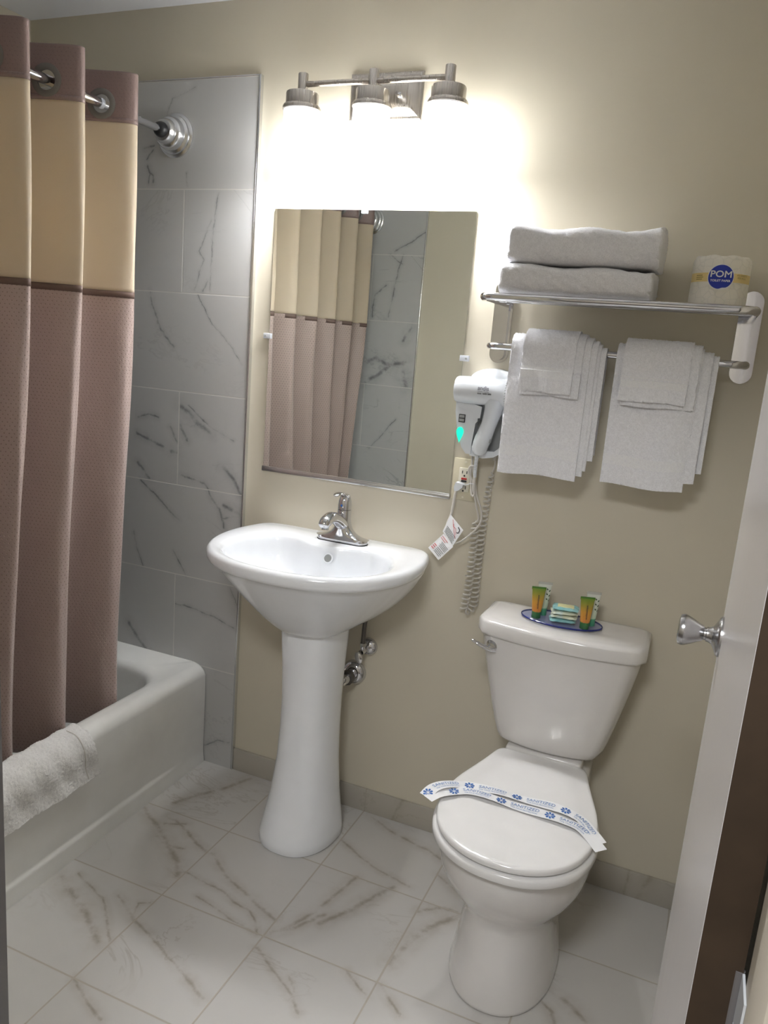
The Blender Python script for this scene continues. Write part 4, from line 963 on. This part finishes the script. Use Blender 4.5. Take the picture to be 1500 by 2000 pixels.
lv = obj('lever', MB().lathe([(.0196, .0845), (.0198, .095), (.0185, .106), (.0150, .116), (.009, .122), (.0005, .124)], (FX, FY, FZ), (0, 0, 1), 36).tube(spline([(FX, FY+.002, FZ+.112), (FX, FY-.012, FZ+.122), (FX, FY-.030, FZ+.128), (FX, FY-.048, FZ+.129), (FX, FY-.062, FZ+.126)], 6), [.0155, .0155, .0150, .0145, .0140, .0135, .0130, .0125, .0120, .0118, .0116, .0115, .0113, .0112, .0110, .0108, .0106, .0105, .0103, .0100, .0095, .0088, .0078, .0060, .003], 20, .33), M['chrome'], fc, sharp=70)
obj('temperature_dot', MB().lathe([(.0032, 0), (.0032, .0008)], (FX, FY-.0195, FZ+.096), (0, -1, .05), 16), M['blueink'], lv, label='dark blue dot')

for o in list(fc.children)+list(lv.children):
    if o.name.startswith('base_gasket'): continue
    for v in o.data.vertices:
        v.co.z *= 1.16
        if v.co.z > .05: v.co.y *= 1.12
# ================================================================== PLUMBING BEHIND THE PEDESTAL
sv = thing('shutoff_valve', (.472, 0, .556), 'chrome water shutoff valve on the wall right of the sink pedestal', 'valve')
obj('escutcheon', MB().lathe([(.029, 0), (.029, .002), (.026, .009), (.018, .016), (.011, .019), (.009, .019)], (.472, 0, .556), (0, -1, 0), 40), M['chrome'], sv)
obj('valve_body', MB().tube([(.472, -.015, .556), (.472, -.062, .556)], .0085, 16).tube([(.472, -.050, .556), (.472, -.050, .582)], .0075, 16).tube([(.472, -.050, .574), (.472, -.050, .584)], .0100, 6), M['chrome'], sv)
obj('valve_handle', MB().rings([[(.472+.019*cos(a)*s_, -.070-.011*t, .545+.0115*sin(a)*s_-0*t) for a in [2*pi*q/24 for q in range(24)]] for t, s_ in ((0, .6), (.2, .95), (.5, 1), (.8, .95), (1, .6))]).xf(Matrix.Translation((.472, -.08, .545)) @ Matrix.Rotation(radians(68), 4, 'Y') @ Matrix.Translation((-.472, .08, -.545))), M['chrome'], sv)
obj('supply_hose', MB().tube(spline([(.472, -.050, .582), (.473, -.052, .61), (.476, -.058, .64), (.482, -.065, .67), (.495, -.075, .71), (.485, -.09, .76)], 7), .0068, 14), M['darkmetal'], sv, label='dark flexible supply hose')
dp = thing('drain_trap', (.45, 0, .47), 'chrome drain pipe with round wall flange half hidden behind the sink pedestal', 'drain pipe')
obj('wall_flange', MB().lathe([(.040, 0), (.040, .003), (.037, .012), (.030, .020), (.022, .023), (.018, .023)], (.430, 0, .462), (0, -1, 0), 40), M['chrome'], dp)
obj('pipe', MB().tube(spline([(.430, -.015, .462), (.430, -.06, .462), (.420, -.085, .458), (.40, -.088, .44)], 6), .0165, 20), M['chrome'], dp)
obj('slip_nut', MB().tube([(.430, -.045, .462), (.430, -.062, .462)], .023, 10), M['darkmetal'], dp)

# ================================================================== TOILET
TC = 1.066
to = thing('toilet', (TC, -.35, 0), 'bone white two piece toilet with closed lid beside the open door', 'toilet')
rings = []
for z, hx, yf, yb, cy in ((0, .124, -.590, -.10, -.40), (.004, .128, -.594, -.095, -.40), (.012, .128, -.594, -.095, -.40), (.05, .122, -.588, -.095, -.40), (.10, .114, -.577, -.095, -.40), (.15, .110, -.566, -.095, -.40), (.18, .112, -.562, -.095, -.40), (.205, .118, -.565, -.095, -.41), (.23, .131, -.580, -.095, -.41), (.255, .147, -.600, -.095, -.42), (.28, .160, -.619, -.095, -.42), (.31, .170, -.638, -.095, -.43), (.34, .176, -.650, -.095, -.43), (.37, .180, -.657, -.095, -.43), (.385, .181, -.659, -.095, -.43), (.393, .178, -.656, -.095, -.43), (.396, .172, -.650, -.10, -.43)):
    r_ = egg(TC, cy, hx, yf, yb, z, 96, .92)
    # the back part narrows towards the wall
    out = []
    for x, y, zz in r_:
        f = 1-.38*sm(y, -.36, -.16) if z > .2 else 1-.12*sm(y, -.36, -.16)
        out.append((TC+(x-TC)*f, y, zz))
    rings.append(out)
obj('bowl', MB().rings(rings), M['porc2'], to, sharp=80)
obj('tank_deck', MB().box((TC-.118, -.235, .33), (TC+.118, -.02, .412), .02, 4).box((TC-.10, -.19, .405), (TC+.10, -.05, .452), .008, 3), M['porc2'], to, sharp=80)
seat_half = [(0, -.682), (.035, -.680), (.07, -.670), (.105, -.650), (.135, -.620), (.157, -.580), (.169, -.53), (.173, -.48), (.171, -.43), (.165, -.385), (.156, -.345), (.147, -.310), (.139, -.28), (.130, -.245), (.122, -.210), (.116, -.190), (.104, -.180), (.06, -.179), (0, -.179)]
def fullo(pts): return [(TC+a, b) for a, b in pts]+[(TC-a, b) for a, b in reversed(pts[1:-1])]
def resamp(poly, n):
    P = [Vector(p) for p in poly]; L = [0]
    for i in range(len(P)): L.append(L[-1]+(P[(i+1) % len(P)]-P[i]).length)
    out = []
    for k_ in range(n):
        s_ = L[-1]*k_/n; i = 0
        while L[i+1] < s_: i += 1
        out.append(tuple(P[i].lerp(P[(i+1) % len(P)], (s_-L[i])/(L[i+1]-L[i]))))
    return out
seat_half = [(a*(1+.055*exp(-((b+.48)/.15)**2)), b if b > -.3 else -.3+(b+.3)*.985) for a, b in seat_half]
SEAT = smooth2(resamp(fullo(seat_half), 160), 3)
def slab(pts, c, levels, dome=None):
    rings = []
    for z, s_ in levels: rings.append([(c[0]+(x-c[0])*s_, c[1]+(y-c[1])*s_, z) for x, y in pts])
    return MB().rings(rings)
CS = (TC, -.43)
obj('seat', slab([(TC+(x-TC)*1.035, y if y > -.3 else y-.004) for x, y in SEAT], CS, [(.399, .955), (.400, .985), (.404, .999), (.415, 1.0), (.421, .992), (.4225, .97)]), M['seat'], to, sharp=80)
lid = [(.4255, .95), (.4265, .98), (.430, .993), (.4365, .996), (.441, .990), (.4435, .975), (.4445, .94), (.4452, .80), (.4470, .77), (.4485, .6), (.4495, .3), (.4498, .02)]
obj('lid', slab(SEAT, CS, lid), M['seat'], to, sharp=80)
for s_ in (-1, 1): obj('hinge_cap', MB().box((TC+s_*.075-.017, -.205, .408), (TC+s_*.075+.017, -.168, .437), .006, 3), M['seat'], to)
def tankring(hx, yf, yb, z, bow, n=24, r=.03):
    pts = []
    m_ = 22
    for i in range(m_+1):
        u = -1+2*i/m_; x = TC+hx*u; y = yf-bow*(1-u*u)
        e = max(0, (abs(u)-.86)/.14); y += r*(1-sqrt(max(0, 1-e*e)))
        pts.append((x, y, z))
    for i in range(m_+1):
        u = 1-2*i/m_; x = TC+hx*u; e = max(0, (abs(u)-.9)/.1)
        pts.append((x, yb-.012*(1-sqrt(max(0, 1-e*e))), z))
    return pts
rings = []
for z, hx, yf, bow in ((.450, .100, -.130, .020), (.4515, .116, -.148, .024), (.456, .128, -.158, .026), (.464, .136, -.164, .027), (.480, .144, -.168, .028), (.505, .152, -.171, .029), (.56, .166, -.175, .030), (.62, .180, -.178, .031), (.68, .193, -.181, .032), (.72, .201, -.183, .033), (.752, .206, -.184, .033)):
    rings.append(tankring(hx, yf, -.018, z, bow))
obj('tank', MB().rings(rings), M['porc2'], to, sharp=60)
rings = []
for z, d in ((.7505, .003), (.752, 0), (.757, -.0005), (.782, 0), (.787, .003), (.7905, .009), (.7925, .016), (.7930, .022), (.7935, .026), (.7950, .034), (.7952, .06)):
    rings.append(tankring(.2165-d, -.190+d*.9, -.012-d*.5, z, .034))
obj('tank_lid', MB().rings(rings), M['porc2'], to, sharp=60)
fl = obj('flush_lever', MB().lathe([(.0195, 0), (.0195, .003), (.0175, .008), (.012, .012), (.009, .018), (.0005, .0185)], (.902, -.184, .722), (-.12, -1, 0), 32).tube(spline([(.910, -.200, .715), (.895, -.206, .7155), (.878, -.211, .722), (.862, -.216, .730), (.850, -.220, .737)], 6), [.0100]*6+[.0095]*6+[.0082]*6+[.006]*6+[.003], 16, .6), M['chrome'], to, label='chrome flush lever')

# paper band on the lid
def lidz(x, y): return .4515
class Band:
    def __init__(s, path, w, ph): s.P = spline(path, 14); s.w = w; s.ph = ph; s.L = [0]; [s.L.append(s.L[-1]+(b-a).length) for a, b in zip(s.P[:-1], s.P[1:])]
    def at(s, u, v, off=0.0):
        u = min(max(u, 0), s.L[-1]-1e-6); i = 0
        while s.L[i+1] < u: i += 1
        p = s.P[i].lerp(s.P[i+1], (u-s.L[i])/(s.L[i+1]-s.L[i])); tg = (s.P[min(i+2, len(s.P)-1)]-s.P[max(0, i-1)]).normalized()
        side = Vector((0, 0, 1)).cross(tg); side = side.normalized() if side.length > .05 else Vector((0, 1, 0))
        tw = .22*sin(u*21+s.ph)*sin(u*9); nr = tg.cross(side)*-1
        if nr.z < 0: nr = -nr
        side = side*cos(tw)+nr*sin(tw)*.35
        return p+side*v+nr*(.0022+.0022*sin(u*40+s.ph+v*30)+off)
    def mesh(s, th=.0003):
        mb = MB(); n = 150; vs = []
        for o_ in (0, th):
            for i in range(n+1):
                for j in range(5): vs.append(s.at(s.L[-1]*i/n, s.w*(j/4-.5), o_))
        fs = []; N0 = (n+1)*5
        for i in range(n):
            for j in range(4): a = i*5+j; fs.append((a, a+1, a+6, a+5)); fs.append((N0+a, N0+a+5, N0+a+6, N0+a+1))
        for i in range(n): a = i*5; fs.append((a, a+5, N0+a+5, N0+a)); a += 4; fs.append((a, N0+a, N0+a+5, a+5))
        for a in (0, n*5):
            for j in range(4): fs.append((a+j, N0+a+j, N0+a+j+1, a+j+1))
        mb.add(vs, fs); return mb
pb = thing('sanitary_band', (TC, -.46, .452), 'white paper band with blue lettering and flowers across the toilet lid', 'paper band')
Z_ = .4525
bands = [Band([(.857, -.522, .446), (.868, -.490, .4525), (.893, -.462, .4555), (.930, -.436, Z_), (.992, -.430, Z_), (1.054, -.426, Z_), (1.115, -.425, Z_+.002), (1.175, -.430, Z_), (1.209, -.444, Z_), (1.237, -.475, .449), (1.257, -.497, .442)], .031, 0.0),
         Band([(.868, -.532, .446), (.886, -.504, .4515), (.911, -.480, Z_+.001), (.944, -.462, Z_+.001), (1.001, -.463, Z_+.002), (1.062, -.463, Z_+.001), (1.123, -.467, Z_+.001), (1.170, -.469, Z_+.001), (1.205, -.473, Z_+.001), (1.232, -.488, .448), (1.262, -.520, .440)], .029, 2.0)]
for bi, b in enumerate(bands):
    bo = obj('paper_strip', b.mesh(), M['paper'], pb, sharp=80)
    x = .012+.060*bi
    while x < b.L[-1]-.03:
        fm = MB()
        for q in range(8):
            a = 2*pi*q/8+.2; c0 = (cos(a), sin(a)); pts = []
            for (rr, ww) in ((.0022, 0), (.0060, .0017), (.0100, .0028), (.0122, .0012), (.0122, -.0012), (.0100, -.0028), (.0060, -.0017)):
                pts.append(b.at(x+c0[0]*rr-c0[1]*ww, c0[1]*rr+c0[0]*ww, .0011))
            fm.add(pts, [tuple(range(7))])
        obj('flower_print', fm, M['blueink'], bo, smooth=False)
        if x+.100 < b.L[-1]:
            obj('lettering', text_mb('SANITIZED', .0150, lambda u, v: b.at(x+.056+u*.92, v+.0032, .0011), 0, .006), M['blueink2'], bo)
            obj('lettering', text_mb('FOR YOUR PROTECTION', .0058, lambda u, v: b.at(x+.056+u*.95, v-.0080, .0011), 0, .006), M['blueink2'], bo)
        x += .115

# ================================================================== AMENITY TRAY
TRC = (1.056, -.108)
ty_ = thing('amenity_tray', (TRC[0], TRC[1], .797), 'blue see-through oval tray on the toilet tank lid', 'tray')
def ell(hx, hy, z, n=64): return [(TRC[0]+hx*cos(2*pi*j/n), TRC[1]+hy*sin(2*pi*j/n)-.0, z) for j in range(n)]
obj('tray_plate', MB().rings([ell(.104, .060, .7985), ell(.1055, .0612, .8025)]), M['tray'], ty_)
obj('tray_rim', MB().rings([ell(.1055, .0612, .7985), ell(.1070, .0625, .7995), ell(.1070, .0625, .8025), ell(.1055, .0612, .8035), ell(.1045, .0600, .8030)], False, False), M['trayedge'], ty_)
for a, b in ((-.07, -.035), (.07, -.035), (-.06, .035), (.06, .035)): obj('foot', MB().lathe([(.004, .7955), (.005, .7985)], (TRC[0]+a, TRC[1]+b, 0), (0, 0, 1), 14), M['clear'], ty_)
TT_ = .8030
def tubebottle(name, label, x, y, rot, hgt, mat, text, green):
    t = thing(name, (x, y, TT_), label, 'tube', 'lotion tubes on the tray')
    R_ = Matrix.Translation((x, y, TT_)) @ Matrix.Rotation(rot, 4, 'Z')
    rings = []
    for q in range(15):
        f = q/14; z = .0155+(hgt-.0155)*f; rx = .0118+.0062*f**.9; ry = .0118*(1-f)**.75+.0006
        rings.append([R_ @ Vector((rx*cos(2*pi*j/32), ry*sin(2*pi*j/32), z)) for j in range(32)])
    b_ = MB().rings(rings)
    obj('tube_body', b_, mat, t, sharp=60)
    obj('crimp', MB().box((-.0186, -.0008, hgt-.008), (.0186, .0008, hgt), .0002).xf(R_), mat, t, sharp=30)
    obj('cap', MB().lathe([(.0115, 0), (.0120, .001), (.0115, .0165)], (0, 0, 0), (0, 0, 1), 28).xf(R_), mat, t)
    def onb(u, v):   # u runs up the tube
        z = .045+u; f = (z-.0155)/(hgt-.0155); ry = .0118*(1-f)**.75+.0006; rx = .0118+.0062*f**.9
        return R_ @ Vector((v, -ry*sqrt(max(0, 1-(v/rx)**2))-.0008, z))
    if text:
        obj('lettering', text_mb('ecoboutique', .0072, lambda u, v: onb(u, -v), .0001, .003), M['ink'], t)
        for i in range(3):
            z0 = -.0215-.0030*i; p = [onb(z0, -.006+.0012*(i % 2)), onb(z0, .005), onb(z0+.0008, .005), onb(z0+.0008, -.006+.0012*(i % 2))]
            obj('small_print', MB().add(p, [(0, 1, 2, 3)]), M['redink'], t, smooth=False)
    else:
        for i in range(3):
            for s_ in (-1, 1):
                z0 = .026-.013*i-.004*(s_ > 0); c0 = .0095
                p = [onb(z0, c0+s_*.0005), onb(z0+.004, c0+s_*.0040), onb(z0+.0005, c0+s_*.0055), onb(z0-.002, c0+s_*.002)]
                obj('leaf_print', MB().add(p, [(0, 1, 2, 3)]), M['leaf'], t, smooth=False)
    return t
RZ_ = radians(18)
tubebottle('lotion_tube', 'small green and orange tube standing at the left end of the blue tray', .993, -.134, RZ_, .084, M['tube'], True, 1)
tubebottle('lotion_tube', 'small green and orange tube standing at the right end of the blue tray', 1.120, -.143, RZ_, .084, M['tube'], True, 1)
tubebottle('lotion_tube', 'small whitish tube half hidden behind the left green tube', 1.002, -.100, RZ_, .090, M['tubewhite'], False, 0)
tubebottle('lotion_tube', 'small whitish tube half hidden behind the right green tube', 1.130, -.108, RZ_, .090, M['tubewhite'], False, 0)
zb = TT_+.0006
for i, (dx, dy_, rot, mt, lb) in enumerate(((0, -.004, .25, 'sachet_teal', 'flat teal soap packet, bottom of the pile on the tray'), (.003, -.001, .10, 'sachet', 'clear wrapped soap packet, second from the bottom of the pile'), (.002, .001, .32, 'sachet', 'clear wrapped soap packet, second from the top of the pile'), (.004, .006, .14, 'sachet_teal', 'teal edged soap packet on top of the pile on the tray'))):
    x, y = 1.060+dx, -.118+dy_
    sp = thing('soap_packet', (x, y, zb), lb, 'soap', 'wrapped soaps on the tray')
    R_ = Matrix.Translation((x, y, zb)) @ Matrix.Rotation(rot, 4, 'Z')
    rings = []
    nq = 14; vs = []
    for s_ in (0, 1):
        for a in range(nq+1):
            for b in range(nq+1):
                u = a/nq*2-1; v = b/nq*2-1; e = (1-u**6)*(1-v**6); px = (1-.06*abs(v)**2)
                z = .0048+(.0046*e if s_ else -.0046*e)+.0008*sin(u*9+v*7+i)*(.3+abs(u))
                vs.append(R_ @ Vector((.034*u*px, .025*v, max(0, z))))
    fs = []; W = nq+1; n0 = W*W
    for a in range(nq):
        for b in range(nq): k_ = a*W+b; fs.append((k_, k_+W, k_+W+1, k_+1)); fs.append((n0+k_, n0+k_+1, n0+k_+W+1, n0+k_+W))
    obj('wrapper', MB().add(vs, fs), M[mt], sp, sharp=80)
    if mt == 'sachet' or i == 3:
        obj('soap_bar', MB().box((-.022, -.015, .0012 if i < 3 else .0055), (.022, .015, .0086 if i < 3 else .0103), .003, 2).xf(R_), M['soap'], sp, label='pale yellow soap')
    zb += .0098
